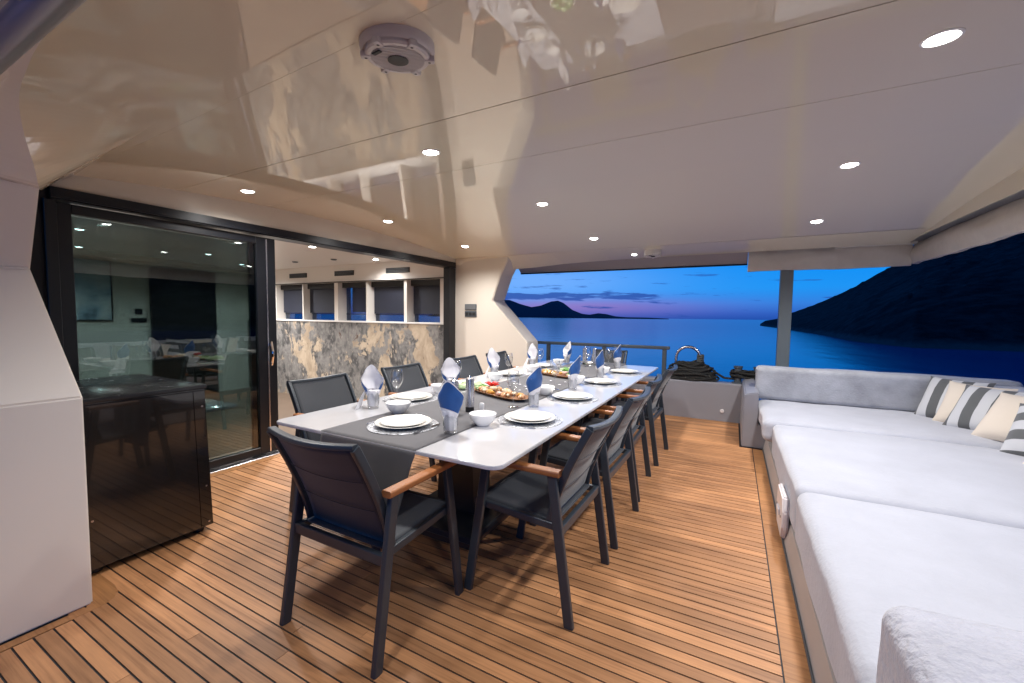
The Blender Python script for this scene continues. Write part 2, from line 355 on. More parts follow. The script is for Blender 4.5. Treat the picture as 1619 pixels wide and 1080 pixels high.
# ------------------------------------------------------------------ sea and far land
SEA = -3.2
def sea_mat():
    M = bpy.data.materials.new('sea_water'); M.use_nodes = True; t = M.node_tree; p = t.nodes['Principled BSDF']
    p.inputs['Base Color'].default_value = (.001, .115, .58, 1); p.inputs['Roughness'].default_value = .14; p.inputs['IOR'].default_value = 1.40
    g = t.nodes.new('ShaderNodeNewGeometry'); mp = t.nodes.new('ShaderNodeMapping'); mp.inputs['Scale'].default_value = (.35, .12, 1); t.links.new(g.outputs['Position'], mp.inputs[0])
    n = t.nodes.new('ShaderNodeTexNoise'); n.inputs['Scale'].default_value = 1; n.inputs['Detail'].default_value = 4; t.links.new(mp.outputs[0], n.inputs['Vector'])
    b = t.nodes.new('ShaderNodeBump'); b.inputs['Strength'].default_value = .25; b.inputs['Distance'].default_value = .25; t.links.new(n.outputs[0], b.inputs['Height']); t.links.new(b.outputs[0], p.inputs['Normal'])
    return M
bm = MB(); bm.lathe([(0.01, 0), (60, 0), (400, 0), (3000, 0), (40000, 0)], 96, (0, 0, SEA))
tag(bm.build('sea', sea_mat()), 'calm deep blue evening sea beyond the deck', kind='structure')

def hill_mat(name, lo, hi, rock, sc=.09):
    M = bpy.data.materials.new(name); M.use_nodes = True; t = M.node_tree; p = t.nodes['Principled BSDF']
    g = t.nodes.new('ShaderNodeNewGeometry'); n = t.nodes.new('ShaderNodeTexNoise'); n.inputs['Scale'].default_value = sc; n.inputs['Detail'].default_value = 8; n.inputs['Roughness'].default_value = .65; t.links.new(g.outputs['Position'], n.inputs['Vector'])
    r = t.nodes.new('ShaderNodeValToRGB'); e = r.color_ramp.elements; e[0].position = .42; e[0].color = (*lo, 1); e[1].position = .60; e[1].color = (*hi, 1); t.links.new(n.outputs[0], r.inputs[0])
    sp = t.nodes.new('ShaderNodeSeparateXYZ'); t.links.new(g.outputs['Position'], sp.inputs[0])
    ad = t.nodes.new('ShaderNodeMath'); ad.operation = 'MULTIPLY_ADD'; ad.inputs[1].default_value = 4.0; t.links.new(n.outputs[0], ad.inputs[0]); t.links.new(sp.outputs['Z'], ad.inputs[2])
    mr = t.nodes.new('ShaderNodeMapRange'); mr.inputs[1].default_value = SEA+3.6; mr.inputs[2].default_value = SEA+2.6; t.links.new(ad.outputs[0], mr.inputs[0])
    mx = t.nodes.new('ShaderNodeMixRGB'); t.links.new(mr.outputs[0], mx.inputs[0]); t.links.new(r.outputs[0], mx.inputs[1]); mx.inputs[2].default_value = (*rock, 1)
    t.links.new(mx.outputs[0], p.inputs['Base Color']); p.inputs['Roughness'].default_value = .95; p.inputs['Specular IOR Level'].default_value = .1
    return M
def interp(tab, x):
    if x <= tab[0][0]: return tab[0][1]
    for (a, b), (c, d) in zip(tab, tab[1:]):
        if x <= c:
            t = (x-a)/(c-a); return b+(d-b)*t
    return tab[-1][1]
CZ = 1.37
def headland():
    dep = [(2.7, .72), (4.5, .95), (8.6, 1.6), (11.4, 2.2), (16, 2.62), (23, 2.5), (40, 2.4), (75, 2.0), (135, 1.2)]
    rid = [(2.7, -.5), (3.2, -.10), (4.4, .15), (6.2, 1.05), (7.9, 1.8), (11.1, 3.55), (14.4, 5.9), (16.6, 7.25), (22.3, 9.3), (30, 11.0), (45, 9.0), (60, 10.5), (80, 12.5), (100, 13.0), (120, 9.0), (135, -1.2)]
    na, nr = 420, 56
    def fn(u, v):
        a = 2.7 + 132.3*u**1.25; d0 = (CZ-SEA)/math.tan(radians(interp(dep, a)))
        D = d0*(1.35 + 2.4*min(1, max(0, (a-3)/12))); h1 = CZ-SEA + D*math.tan(radians(interp(rid, a)))
        t = v**1.35; r = d0 + (D-d0)*t*1.25; s = min(1.0, t*1.25)
        prof = (s**.75)*(1-.15*sin(pi*s)) if t*1.25 <= 1 else 1-(t*1.25-1)*.8
        h = h1*prof
        x, y = r*sin(radians(a)), r*cos(radians(a))
        nn = noise.fractal(Vector((x*.03, y*.03, 3.3)), 1.0, 2.0, 6)
        tr = noise.fractal(Vector((x*.22, y*.22, 9.1)), .9, 2.0, 4)
        h += min(1, s*6)*(nn*max(.3, h1)*.022 + max(0, tr)*min(1.7, .10+h1*.030))
        if v == 0: h = -1.0
        return (x, y, SEA+h)
    b = MB(); b.grid(fn, na, nr); return b
tag(headland().build('headland', hill_mat('headland_scrub', (.016, .017, .024), (.050, .050, .058), (.11, .105, .11), .22)), 'dark wooded headland rising to the right behind the sunbed', kind='structure')
def far_island():
    rid = [(-62, -.2), (-40, -.2), (-37, .9), (-34, 1.9), (-31, 2.2), (-28.5, 2.25), (-27.0, 1.75), (-25.5, 1.38), (-24.2, 1.6), (-22.8, 2.15), (-21.9, 2.3), (-21.1, 2.0), (-19.9, 1.05), (-18.6, .52), (-17.6, .40), (-16.4, .62), (-15.4, .52), (-14.2, .22), (-12.8, .12), (-10, .10), (-7.6, -.01)]
    D0, D1 = 2600, 4000
    def fn(u, v):
        a = -62 + u*54.5; r = D0+(D1-D0)*v*1.2; s = v*1.2; h1 = CZ-SEA + D1*math.tan(radians(interp(rid, a)))
        p = s**.8 if s <= 1 else 1-(s-1)
        x, y = r*sin(radians(a)), r*cos(radians(a))
        h = h1*p*(1+.10*noise.fractal(Vector((x*.004, y*.004, 1)), 1, 2, 6)*min(1, s*3)*(1 if s < .95 else .3))
        return (x, y, SEA+h-(6 if v == 0 else 0))
    b = MB(); b.grid(fn, 240, 22); return b
tag(far_island().build('far_island', hill_mat('haze_tinted_slopes', (.055, .075, .12), (.085, .11, .17), (.08, .10, .14))), 'low haze-tinted blue island with one peak on the horizon', kind='structure')  # distance haze is put into the slope colours as a blue tint

# ------------------------------------------------------------------ deck
deck = MB().box(-3.99, 3.2, -1.6, 6.55, -.12, -.0035).build('deck', M_caulk); tag(deck, 'teak laid aft deck with black caulked seams', kind='structure')
plank_me = MB().box(0, 1, 0, .0525, -.02, 0, 0).mesh('plank', M_teak)
rows = []
y = -.30; k = 0
while y < 6.12:
    x0 = -3.80; x1 = .218
    if y < .80: x0 = -2.54 - .12*(y > .62)
    if y > 5.00: x1 = .10
    cuts = []
    if y < 4.6:
        c = x0 + random.uniform(.5, 2.4); cuts.append(c)
        if c < -1.3 and y < 2.6: cuts.append(c+random.uniform(1.5, 2.0))
    xs = [x0]+[c for c in cuts if c < x1-.25]+[x1]
    for a, b in zip(xs, xs[1:]):
        o = inst('plank', plank_me, (a+.0011, y, random.uniform(-.0004, .0004)), (0, 0, 0), (b-a-.0022, 1, 1), deck)
    y += .0595; k += 1
def margin(pts): return MB().prism(pts, 'z', -.02, .0008).build('margin_board', M_teak_margin, deck)
for a, b in ((-.4, 1.3), (1.304, 3.2), (3.204, 5.04)):
    margin([(.2235, a), (.315, a), (.315, b), (.2235, b)])
margin([(-3.90, 1.40), (-3.806, 1.40), (-3.806, 3.4), (-3.90, 3.4)]); margin([(-3.90, 3.404), (-3.806, 3.404), (-3.806, 5.4), (-3.90, 5.4)])
# hockey-stick margin round the foot of the near wall
margin([(-2.595, -.4), (-2.547, -.4), (-2.547, .30), (-2.595, .30)])
ns = [(-2.595, .304), (-2.547, .304), (-2.547, .70), (-2.552, .76), (-2.575, .80), (-2.62, .828), (-2.69, .84), (-2.95, .84), (-2.95, .74), (-2.595, .74)]
margin(ns)
margin([(-2.5, 6.128), (.10, 6.128), (.10, 6.195), (-2.5, 6.195)])

# ------------------------------------------------------------------ ceiling (cambered gelcoat panels)
def cz(y): return 2.392 - .0268*(y-3.2)**2
def zc(y): return cz(min(5.4, max(1.0, y)))
def ynear(x): return .905+.205*min(1, max(0, (-1.15-x)/2.75))**1.35
seams = [1.0, 1.69, 2.40, 3.12, 3.86, 4.66, 5.4]
ceil = MB()
ceil.grid(lambda u, v: (-3.94+u*5.56, .90+v*4.5, cz(.90+v*4.5)+.03), 3, 40); 
ceil = ceil.build('ceiling', M_dark); tag(ceil, 'glossy cream cambered deckhead over the dining area', kind='structure')
for i, (a, b) in enumerate(zip(seams, seams[1:])):
    tl = random.uniform(-.0035, .0035)
    p = MB()
    def fn(u, v, a=a, b=b, tl=tl):
        xx = -3.93+u*5.55; a_ = ynear(xx) if a == 1.0 else a; g0 = 0 if a == 1.0 else .0011; g1 = .0018 if a == 1.0 else .0010; yy = a_+g0+(b-a_-g0-g1)*v; return (xx, yy, cz(yy)+tl*(v-.5))
    p.grid(lambda u, v: fn(u, v), 24, 10)
    p.add([fn(0, 0), fn(1, 0), tuple(Vector(fn(1, 0))+Vector((0, 0, .02))), tuple(Vector(fn(0, 0))+Vector((0, 0, .02)))], [(0, 1, 2, 3)])
    p.add([fn(0, 1), fn(1, 1), tuple(Vector(fn(1, 1))+Vector((0, 0, .02))), tuple(Vector(fn(0, 1))+Vector((0, 0, .02)))], [(0, 1, 2, 3)])
    p.build('ceiling_panel', M_gel, ceil)
# near soffit: from the crease down to the swept outer edge
edge = [(-3.9, 1.0, 2.172), (-3.45, .86, 2.06), (-3.02, .735, 1.965), (-2.85, .68, 2.03), (-2.66, .61, 2.12), (-2.45, .555, 2.185), (-2.2, .52, 2.205), (-1.96, .495, 2.212), (-1.58, .475, 2.214), (-.8, .46, 2.216), (1.6, .45, 2.216)]
def smooth_edge(pts, k=6):
    P_ = [Vector(p) for p in pts]; o_ = []
    for i in range(len(P_)-1):
        p0, p1, p2, p3 = P_[max(0, i-1)], P_[i], P_[i+1], P_[min(len(P_)-1, i+2)]
        for j in range(k):
            t = j/k; o_.append(tuple(.5*((2*p1)+(p2-p0)*t+(2*p0-5*p1+4*p2-p3)*t*t+(3*p1-p0-3*p2+p3)*t**3)))
    return o_+[tuple(P_[-1])]
edge = edge[:1]+smooth_edge(edge[1:9])+edge[9:]
def crease(i): x = edge[i][0]; return (x, ynear(x)+.004, cz(ynear(x)+.004)-.0012)
sf = MB(); nv = 8
for i in range(len(edge)-1):
    def q(u, v, i=i):
        a = Vector(edge[i]).lerp(Vector(edge[i+1]), u); b = Vector(crease(i)).lerp(Vector(crease(i+1)), u); return tuple(a.lerp(b, v))
    sf.grid(q, 2, nv)
sf.build('soffit', M_gel, ceil)
ff = MB()   # outboard fascia rising from the swept edge
for i in range(2, len(edge)-1):
    a, b = Vector(edge[i]), Vector(edge[i+1])
    lo = lambda p: Vector((p.x-.01, .22, min(2.30, p.z+.05)))
    ff.add([a, b, lo(b), lo(a)], [(0, 1, 2, 3)])
ff.build('fascia', M_white, ceil)
# far soffit and fascia, the same on the other side
def mir(p): return (p[0], 6.4-p[1], p[2])
sf = MB()
fedge = [(-3.9, 5.402, 2.172), (-3.45, 5.55, 2.10), (-3.0, 5.72, 2.10), (-2.7, 5.84, 2.13), (-2.3, 5.92, 2.17), (-1.6, 5.96, 2.195), (-.8, 5.98, 2.205), (1.62, 6.0, 2.212)]
for i in range(len(fedge)-1):
    def q(u, v, i=i):
        a = Vector(fedge[i]).lerp(Vector(fedge[i+1]), u); x = a.x
        return tuple(a.lerp(Vector((x, 5.402, cz(5.4)-.001)), v))
    sf.grid(q, 4, 6)
sf.build('soffit', M_gel, ceil)
MB().prism([(6.02, 2.30), (6.28, 2.10), (6.30, 2.10), (6.30, 2.34)], 'x', -3.2, .12).build('fascia', mat('mauve_grey_fascia', (.34, .31, .33), .4), ceil)
MB().box(-3.2, .12, 6.27, 6.315, 2.082, 2.097).build('fascia_trim', M_frame, ceil)
MB().box(-3.2, 2.2, 6.003, 6.6, 2.36, 2.40).build('upper_deck_panel', M_cream, ceil)
MB().box(-4.0, 2.4, -.6, 6.6, 2.43, 2.50).build('upper_deck', M_cream, ceil)
# aft edge
MB().prism([(.3, 2.236)]+[(.3, cz(.9))]+[(.9+k*.3, cz(.9+k*.3)+.01) for k in range(16)]+[(5.42, 2.275), (6.15, 2.27), (6.15, 2.236)], 'x', 1.612, 1.626).build('aft_fascia', M_gel, ceil)
MB().box(1.627, 1.76, .3, 6.15, 2.235, 2.26).build('awning_track', mat('track_grey', (.13, .135, .155), .4), ceil)

# ------------------------------------------------------------------ front wall of the salon with the sliding door
hd = MB().prism([(.985, 2.172)] + [(5.42, 2.208)] + [(yy, cz(yy)+.03) for yy in (5.42, 5, 4.5, 4, 3.5, 3.2, 2.8, 2.3, 1.8, 1.4, .985)], 'x', -4.06, -3.918).build('header_wall', M_band)
tag(hd, 'cream header wall between the black door frame and the ceiling', 'wall')
MB().prism([(.2, 0), (1.0, 0), (1.0, 2.172), (.2, 2.172)], 'x', -4.06, -3.93).build('corner_panel', M_frame, hd)

door = empty('sliding_door', (-3.92, 3.2, 0), 0, 'black framed sliding glass door, glass half closed and far half open', 'door')
def dpart(name, mb, m_): o = mb.build(name, m_, door); o.location = (3.92, -3.2, 0); return o
X = -3.92
dpart('header_beam', MB().prism([(.99, 2.090), (5.385, 2.12), (5.385, 2.205), (.99, 2.168)], 'x', X-.14, X+.03), M_frame)
dpart('header_track', MB().prism([(.99, 2.10), (5.30, 2.13), (5.30, 2.145), (.99, 2.115)], 'x', X+.031, X+.045), M_frame)
dpart('jamb', MB().box(X-.09, X+.025, 5.225, 5.387, -.3, 2.117, .004, 1), M_frame)
dpart('jamb', MB().box(X-.14, X+.025, .96, 1.02, 0, 2.089, .004, 1), M_frame)
dpart('sill_track', MB().box(X-.16, X+.045, 1.02, 5.224, -.3, .012, .003, 1), M_steel)
panel = dpart('glass_panel', MB().box(X-.052, X-.048, 1.10, 2.32, .09, 2.02), M_pane)
def sub(name, mb, m_): o = mb.build(name, m_, panel); return o
sub('stile', MB().box(X-.075, X-.025, 1.03, 1.10, .02, 2.085, .003, 1), M_frame)
sub('stile', MB().box(X-.075, X-.025, 2.32, 2.50, .02, 2.085, .003, 1), M_frame)
sub('top_rail', MB().box(X-.075, X-.025, 1.10, 2.32, 2.02, 2.085, .003, 1), M_frame)
sub('bottom_rail', MB().box(X-.075, X-.025, 1.10, 2.32, .02, .09, .003, 1), M_frame)
sub('edge_strip', MB().box(X-.0245, X-.018, 2.405, 2.418, .03, 2.07), M_steel)
h = [(X-.02, 2.445, .87), (X+.03, 2.445, .87)]
hp = [(X-.02, 2.44, .875)] + [(X-.02+.055*sin(pi*t/10), 2.44-.02*sin(pi*t/10), .875+.22*t/10) for t in range(1, 10)] + [(X-.02, 2.44, 1.095)]
sub('handle', MB().tube(hp, .012, 8), M_chrome)
door2 = dpart('stacked_panel', MB().box(X-.122, X-.118, 1.12, 2.30, .09, 2.02), M_pane)
MB().box(X-.135, X-.105, 1.05, 1.12, .02, 2.085).build('stile', M_frame, door2); MB().box(X-.135, X-.105, 2.30, 2.42, .02, 2.085).build('stile', M_frame, door2)

# ------------------------------------------------------------------ side walls
def wing(y0, y1, name):
    poly = [(-3.935, 0), (-2.60, 0), (-2.60, .985), (-3.215, 1.585), (-3.02, 1.965), (-2.66, 2.12), (-2.66, 2.21), (-3.935, 2.21)]
    return poly
fw_poly = [(-3.945, -.02), (-2.62, -.02), (-2.64, 1.0), (-3.24, 1.61), (-3.10, 1.99), (-2.98, 2.20), (-2.98, 2.30), (-3.945, 2.30)]
wf = MB().prism(fw_poly, 'y', 5.425, 5.80).build('side_wall', M_cream)
bmx = bmesh.new(); bmx.from_mesh(wf.data); bmesh.ops.bevel(bmx, geom=[e_ for e_ in bmx.edges], offset=.012, segments=2, affect='EDGES'); bmx.to_mesh(wf.data); bmx.free()
tag(wf, 'cream side wall with notched aft edge beyond the far end of the table', 'wall')
nw_poly = [(-3.6, 0), (-2.605, 0), (-2.605, .98), (-3.215, 1.585), (-3.012, 1.978), (-3.6, 1.978)]
wn = MB().prism(nw_poly, 'y', -.6, .735).build('side_wall', M_white)
bmx = bmesh.new(); bmx.from_mesh(wn.data); bmesh.ops.bevel(bmx, geom=[e_ for e_ in bmx.edges], offset=.008, segments=2, affect='EDGES'); bmx.to_mesh(wn.data); bmx.free()
tag(wn, 'white faceted wall end at the left edge beside the black cabinet', 'wall')
up_ = MB().prism([(-3.045, 1.93), (-3.0, 1.985), (-2.86, 2.05), (-2.66, 2.125), (-2.44, 2.19), (-2.2, 2.215), (-2.2, 2.30), (-3.5, 2.30), (-3.5, 1.93)], 'y', -.6, .50).build('upper_haunch', M_white, wn)

# switch plates on the far side wall
for z0, nm, lab in ((1.465, 'switch_plate', 'upper dark grey switch plate on the cream side wall'), (1.357, 'socket_plate', 'lower dark socket plate on the cream side wall, below the other')):
    o = MB().box(-3.735, -3.52, 5.409, 5.424, z0, z0+.092, .004, 1).build(nm, M_rail); tag(o, lab, 'switch', 'wall plates by the door')
    if nm == 'socket_plate':
        for k in range(3): MB().box(-3.72+k*.066, -3.668+k*.066, 5.404, 5.409, z0+.022, z0+.07).build('socket', M_dark, o)
    else:
        MB().box(-3.725, -3.53, 5.405, 5.409, z0+.012, z0+.08, .002, 1).build('switch_button', mat('switch_grey', (.14, .15, .16), .4), o)

# ------------------------------------------------------------------ salon interior
SX0, SX1, SY0, SY1, SF, SC = -9.6, -4.062, .6, 5.45, -.30, 2.30
o = MB().box(SX0-.1, SX1+.14, SY0-.1, SY1+.1, SF-.05, SF).build('salon_floor', M_salonfloor); tag(o, 'salon floor inside the sliding door', kind='structure')
o = MB().box(SX0-.1, SX1, SY0-.1, SY1+.5, SC, SC+.04).build('salon_ceiling', M_salonceil); tag(o, 'pale salon ceiling inside the sliding door', kind='structure')
o = MB().box(SX0-.1, SX0, SY0-.1, SY1+.1, SF, SC).build('salon_end_wall', M_salonwall); tag(o, 'cream end wall of the salon behind the glass, with the painting', 'wall')
o = MB().box(SX0, SX1, SY0-.1, SY0, SF, SC).build('salon_near_wall', M_salonwall); tag(o, 'near side wall of the salon behind the closed glass', 'wall')
# far salon wall: piers, beam, ledge, patinated cladding
wl = MB().box(SX0, SX1, SY1, SY1+.30, 1.98, SC).build('window_wall', M_salonwall)
tag(wl, 'cream salon wall with five dark windows above mottled cladding', 'wall')
MB().box(SX0, SX1, SY1, SY1+.30, SF, 1.235).build('lower_wall', M_salonwall, wl)
xs_w = [(-8.33, -7.62), (-7.30, -6.62), (-6.28, -5.72), (-5.48, -4.97), (-4.78, -4.28)]
def X_at(px, y=5.45):
    d = fw + rt*((px-809.5)/FPX) - up*((470-540)/FPX); return d.x*y/d.y
wpx = [(449, 481), (490, 530), (546, 580), (592, 640), (654, 697)]
xs_w = [(X_at(a, 5.62), X_at(b, 5.47)) for a, b in wpx]
prev = SX0
for i, (a, b) in enumerate(xs_w):
    MB().box(prev, a, SY1, SY1+.30, 1.235, 1.98).build('pier', M_salonwall, wl); prev = b
if prev < SX1: MB().box(prev, SX1, SY1, SY1+.30, 1.235, 1.98).build('pier', M_salonwall, wl)
for i, (a, b) in enumerate(xs_w):
    w = MB().box(a, b, SY1+.20, SY1+.206, 1.235, 1.98).build('window', M_win, wl)
    MB().box(a, b, SY1+.10, SY1+.17, 1.88, 1.98).build('blind_box', M_dark, w)
    if i != 2: MB().box(a+.02, b-.02, SY1+.15, SY1+.155, 1.395, 1.88).build('blind', M_blind, w)
    else: MB().box(a+.22, b-.02, SY1+.15, SY1+.155, 1.42, 1.88).build('blind', mat('navy_blind', (.006, .012, .045), .6), w)
    MB().box(a, b, SY1+.19, SY1+.215, 1.375, 1.388).build('frame', M_frame, w)
MB().box(SX0, SX1, SY1-.06, SY1+.30, 1.225, 1.255, .006, 2).build('ledge', mat('ledge_white', (.74, .72, .70), .3), wl)
MB().box(SX0, SX1-.02, SY1-.035, SY1-.001, 1.975, 1.99).build('trim', M_dkpanel, wl)
cl_w = [-9.6, -8.35, -7.0, -5.7, -4.07]
for a, b in zip(cl_w, cl_w[1:]):
    MB().box(a+.002, b-.002, SY1-.04, SY1-.001, SF+.0, 1.224).build('cladding_panel', M_patina, wl)
for a_px, b_px, yy in ((459, 486, 435), (530, 560, 433), (611, 648, 429)):
    x0 = X_at(a_px, 5.45)*1.0; x1 = X_at(b_px, 5.45)
    v = MB().box(x0, x1, SY1-.012, SY1-.001, 2.10, 2.19).build('air_vent', M_dkpanel)
    tag(v, {459: 'left black slotted air vent above the salon windows', 530: 'middle black slotted air vent above the salon windows', 611: 'right black slotted air vent above the salon windows'}[a_px], 'vent', 'air vents above the salon windows')
    for k in range(3): MB().box(x0+.01, x1-.01, SY1-.02, SY1-.012, 2.112+k*.026, 2.124+k*.026).build('slat', M_rail, v)
pt = MB().box(SX0+.001, SX0+.03, 2.545, 3.11, 1.23, 2.24).build('painting', M_paint); tag(pt, 'abstract blue grey painting seen through the dark glass', 'painting')
for a in ((2.53, 2.545, 1.215, 2.255), (3.11, 3.125, 1.215, 2.255), (2.545, 3.11, 1.215, 1.23), (2.545, 3.11, 2.24, 2.255)):
    MB().box(SX0+.001, SX0+.04, *a).build('picture_frame', M_dkpanel, pt)
o = MB().box(SX0+.001, SX0+.08, 3.66, 4.75, SF, 2.2, .004, 1).build('wall_panel', M_dkpanel); tag(o, 'tall dark panel on the salon end wall right of the painting', 'panel')
o = MB().box(SX0+.001, SX0+.02, 3.44, 3.54, 1.33, 1.43).build('control_panel', M_dark); tag(o, 'small dark control plate between painting and dark panel', 'switch')
MB().box(SX0+.001, SX0+.02, 3.38, 3.60, 1.18, 1.26).build('control_strip', M_dark, o)
for px_, py_, lab in ((-6.95, 4.77, 'left'), (-6.0, 4.82, 'right')):
    b = MB(); b.lathe([(.05, 0), (.048, -.012), (.03, -.02), (.0005, -.02)], 20, (0, 0, 0)); o = b.build('ceiling_sensor', M_rail); o.location = (px_, py_, SC); tag(o, f'{lab} small dark sensor on the salon ceiling near the vents', 'sensor', 'salon ceiling sensors')
# salon table with bucket
tb = empty('salon_table', (-5.0, 1.95, SF), 0, 'pale table inside the salon, seen through the dark glass', 'table')
MB().box(-.85, .55, -.45, .45, .70, .74, .02, 2).build('tabletop', M_table, tb)
MB().box(-.25, .15, -.15, .15, 0.02, .70).build('pedestal', M_tableleg, tb); MB().box(-.4, .3, -.3, .3, 0, .02).build('base_plate', M_tableleg, tb)
bk = MB(); bk.lathe([(0.0, 0), (.09, 0), (.125, .2), (.128, .2), (.12, .195), (.085, .01), (0, .01)], 28); bk = bk.build('ice_bucket', mat('frosted_bucket', (.55, .6, .6), .3)); bk.location = (-5.0, 2.05, SF+.74); tag(bk, 'pale ice bucket on the salon table behind the glass', 'bucket')
pb = MB().box(-.06, .06, -.04, .04, 0, .02, .004, 1).build('phone', M_dark); pb.location = (-4.6, 2.1, SF+.74); tag(pb, 'small black phone lying on the salon table', 'phone')

# ------------------------------------------------------------------ lamps
def ceiling_lamp(x, y, z, label, group, watt, r=.043, tilt=0.0):
    e_ = empty('ceiling_lamp', (x, y, z), 0, label, 'lamp', group); e_.rotation_euler = (tilt, 0, 0)
    b = MB(); b.lathe([(r+.014, .012), (r+.014, -.003), (r+.006, -.006), (r, -.002), (r, .012)], 28); b.build('ring', M_lampring, e_)
    d = MB(); d.lathe([(r, -.001), (r*.93, -.005), (r*.7, -.009), (r*.35, -.011), (.0005, -.0115)][::-1], 20); d.build('led_lens', M_lamp, e_)
    li = bpy.data.lights.new('lamp_light', 'SPOT'); li.energy = watt; li.spot_size = radians(158); li.spot_blend = .85; li.shadow_soft_size = .07; li.color = (1, .972, .945)
    lo = bpy.data.objects.new('lamp_light', li); C.objects.link(lo); lo.parent = e_; lo.location = (0, 0, -.035)
rowsn = {2.015: 'near', 3.42: 'middle', 4.93: 'far'}
coln = {-3.47: 'left', -1.58: 'centre', .62: 'right'}
for (x, y) in ((-3.50, 2.0), (-1.655, 2.03), (.595, 2.02), (-3.37, 3.41), (-1.57, 3.49), (.625, 3.49), (-3.30, 4.78), (-1.52, 4.89), (.655, 4.91)):
    rn = 'near' if y < 2.5 else 'middle' if y < 4.2 else 'far'; cn = 'left' if x < -3 else 'centre' if x < 0 else 'right'
    where = {'left': 'along the door wall', 'centre': 'above the dining table', 'right': 'above the sunbed edge'}[cn]
    ceiling_lamp(x, y, cz(y), f'round lit downlight {where}, {rn}most of its row of three', 'lit downlights in the glossy ceiling', DECK_LAMP, tilt=-math.atan(2*.0268*(y-3.2))*-1 if False else math.atan(-2*.0268*(y-3.2)))
def soff_z(x, y):
    ed = interp([(p[0], p[1]) for p in fedge], x); ez = interp([(p[0], p[2]) for p in fedge], x); t = (y-ed)/(5.402-ed); return ez+(cz(5.4)-ez)*t
for x, y, lab in ((-1.22, 5.74, 'small lit downlight in the sloping edge above the far end of the table'), ):
    ceiling_lamp(x, y, soff_z(x, y)-.002, lab, None, 12, .03, tilt=-.14)
for x, y, lab in ((-1.05, .62, 'lit downlight in the near ceiling edge above the camera, left'), (.9, .62, 'lit downlight in the near ceiling edge above the camera, right')):
    ceiling_lamp(x, y, 2.226, lab, 'lit downlights in the near ceiling edge', 46, .03, tilt=.12)
for x, y, lab in ((-5.176, 3.813, 'left lit downlight in the salon ceiling seen through the open door'), (-5.336, 5.115, 'right lit downlight in the salon ceiling seen through the open door'),
                  (-6.6, 1.9, 'nearest lit salon downlight behind the glass'), (-7.4, 3.6, 'lit salon downlight deep inside the room'), (-8.4, 2.4, 'lit salon downlight in front of the painting'), (-8.3, 4.6, 'lit salon downlight near the far windows')):
    ceiling_lamp(x, y, SC, lab, 'lit downlights in the salon ceiling', SALON_LAMP*(.28 if y > 5 else .8 if y < 3 else 1.2))

# speakers
def speaker(loc, r, tilt, label):
    e_ = empty('ceiling_speaker', loc, .35, label, 'speaker', 'round ceiling speakers'); e_.rotation_euler = (tilt, 0, .35)
    b = MB(); b.lathe([(r, .03), (r, -.012), (r*.98, -.022), (r*.93, -.028), (r*.90, -.024), (r*.86, -.022)], 48); b.build('housing', M_speaker, e_)
    b = MB(); b.lathe([(r*.87, -.016), (r*.87, -.034), (r*.83, -.040), (r*.72, -.041)], 48); b.lathe([(r*.28, -.044), (r*.28, -.041), (r*.72, -.0375)], 40); b.build('rim', M_speaker, e_)
    b = MB()
    n = 19
    for k in range(n):
        yy = -r*.70 + (k+.5)*2*r*.70/n; hw = math.sqrt(max(0, (r*.71)**2-yy*yy)); inn = math.sqrt(max(0, (r*.27)**2-yy*yy)) if abs(yy) < r*.27 else 0
        segs = [(-hw, -inn), (inn, hw)] if inn else [(-hw, hw)]
        for a, c in segs: b.box(a, c, yy-r*.017, yy+r*.019, -.0425, -.0385)
    g = b.build('grille', M_speaker, e_)
    d = MB(); d.disc((0, 0, -.036), r*.72, 36, True); d.build('cone', M_dark, e_)
    d = MB(); d.lathe([(r*.28, -.040), (r*.28, -.046), (r*.14, -.049), (0.0005, -.049)], 32); d.build('hub', M_dark, e_)
    for k in range(6):
        a = k*pi/3+.3; t = MB().box(-.017, .017, -.013, .013, -.042, -.022, .004, 2).build('screw_tab', M_speaker, e_); t.location = (r*.85*cos(a), r*.85*sin(a), -.002); t.rotation_euler = (0, 0, a)
        s_ = MB(); s_.disc((0, 0, -.0425), .005, 10, True); s_.build('screw', M_dark, t)
    bd = MB().box(-.02, .02, -.008, .008, -.047, -.042, .003, 1).build('badge', M_dark, e_); bd.location = (-r*.62*cos(.9), -r*.62*sin(.9), 0); bd.rotation_euler = (0, 0, -.5)
speaker((-1.03, 1.09, cz(1.09)-.004), .122, math.atan(2*.0268*1.99), 'round grey ceiling speaker with slatted grille, nearest the camera')
speaker((-.96, 5.62, soff_z(-.96, 5.62)-.03), .105, -.14, 'small round speaker above the far end of the table, near the opening')

# ------------------------------------------------------------------ far bulwark, railing, post, awning
bw = MB().prism([(6.2, 0), (6.42, 0), (6.42, .50), (6.40, .515), (6.22, .515), (6.2, .50)], 'x', -2.70, .30).build('bulwark', M_grey); tag(bw, 'low grey bulwark along the far side of the deck', 'bulwark')
bl = MB().prism([(.115, 0), (.44, 0), (.44, .255), (.262, .255), (.262, .60), (.24, .60), (.135, .575), (.122, .55)], 'y', 5.07, 6.6).build('bulwark_corner', M_grey, bw)
bmx = bmesh.new(); bmx.from_mesh(bl.data); bmesh.ops.bevel(bmx, geom=bmx.edges[:], offset=.01, segments=2, affect='EDGES'); bmx.to_mesh(bl.data); bmx.free()
MB().box(.441, 2.6, 5.75, 6.6, 0, .60).build('aft_corner', M_grey, bw)
b = MB(); b.lathe([(0.0005, 0), (.02, 0), (.026, .006), (.026, .012)], 20); o = b.build('deck_fitting', M_plastic, bw); o.rotation_euler = (-pi/2, 0, 0); o.location = (-.10, 6.188, .14); o.rotation_euler = (pi/2, 0, 0); o.location = (-.10, 6.2, .14)
o.rotation_euler = (-pi/2, 0, 0); o.location = (-.10, 6.187, .14)
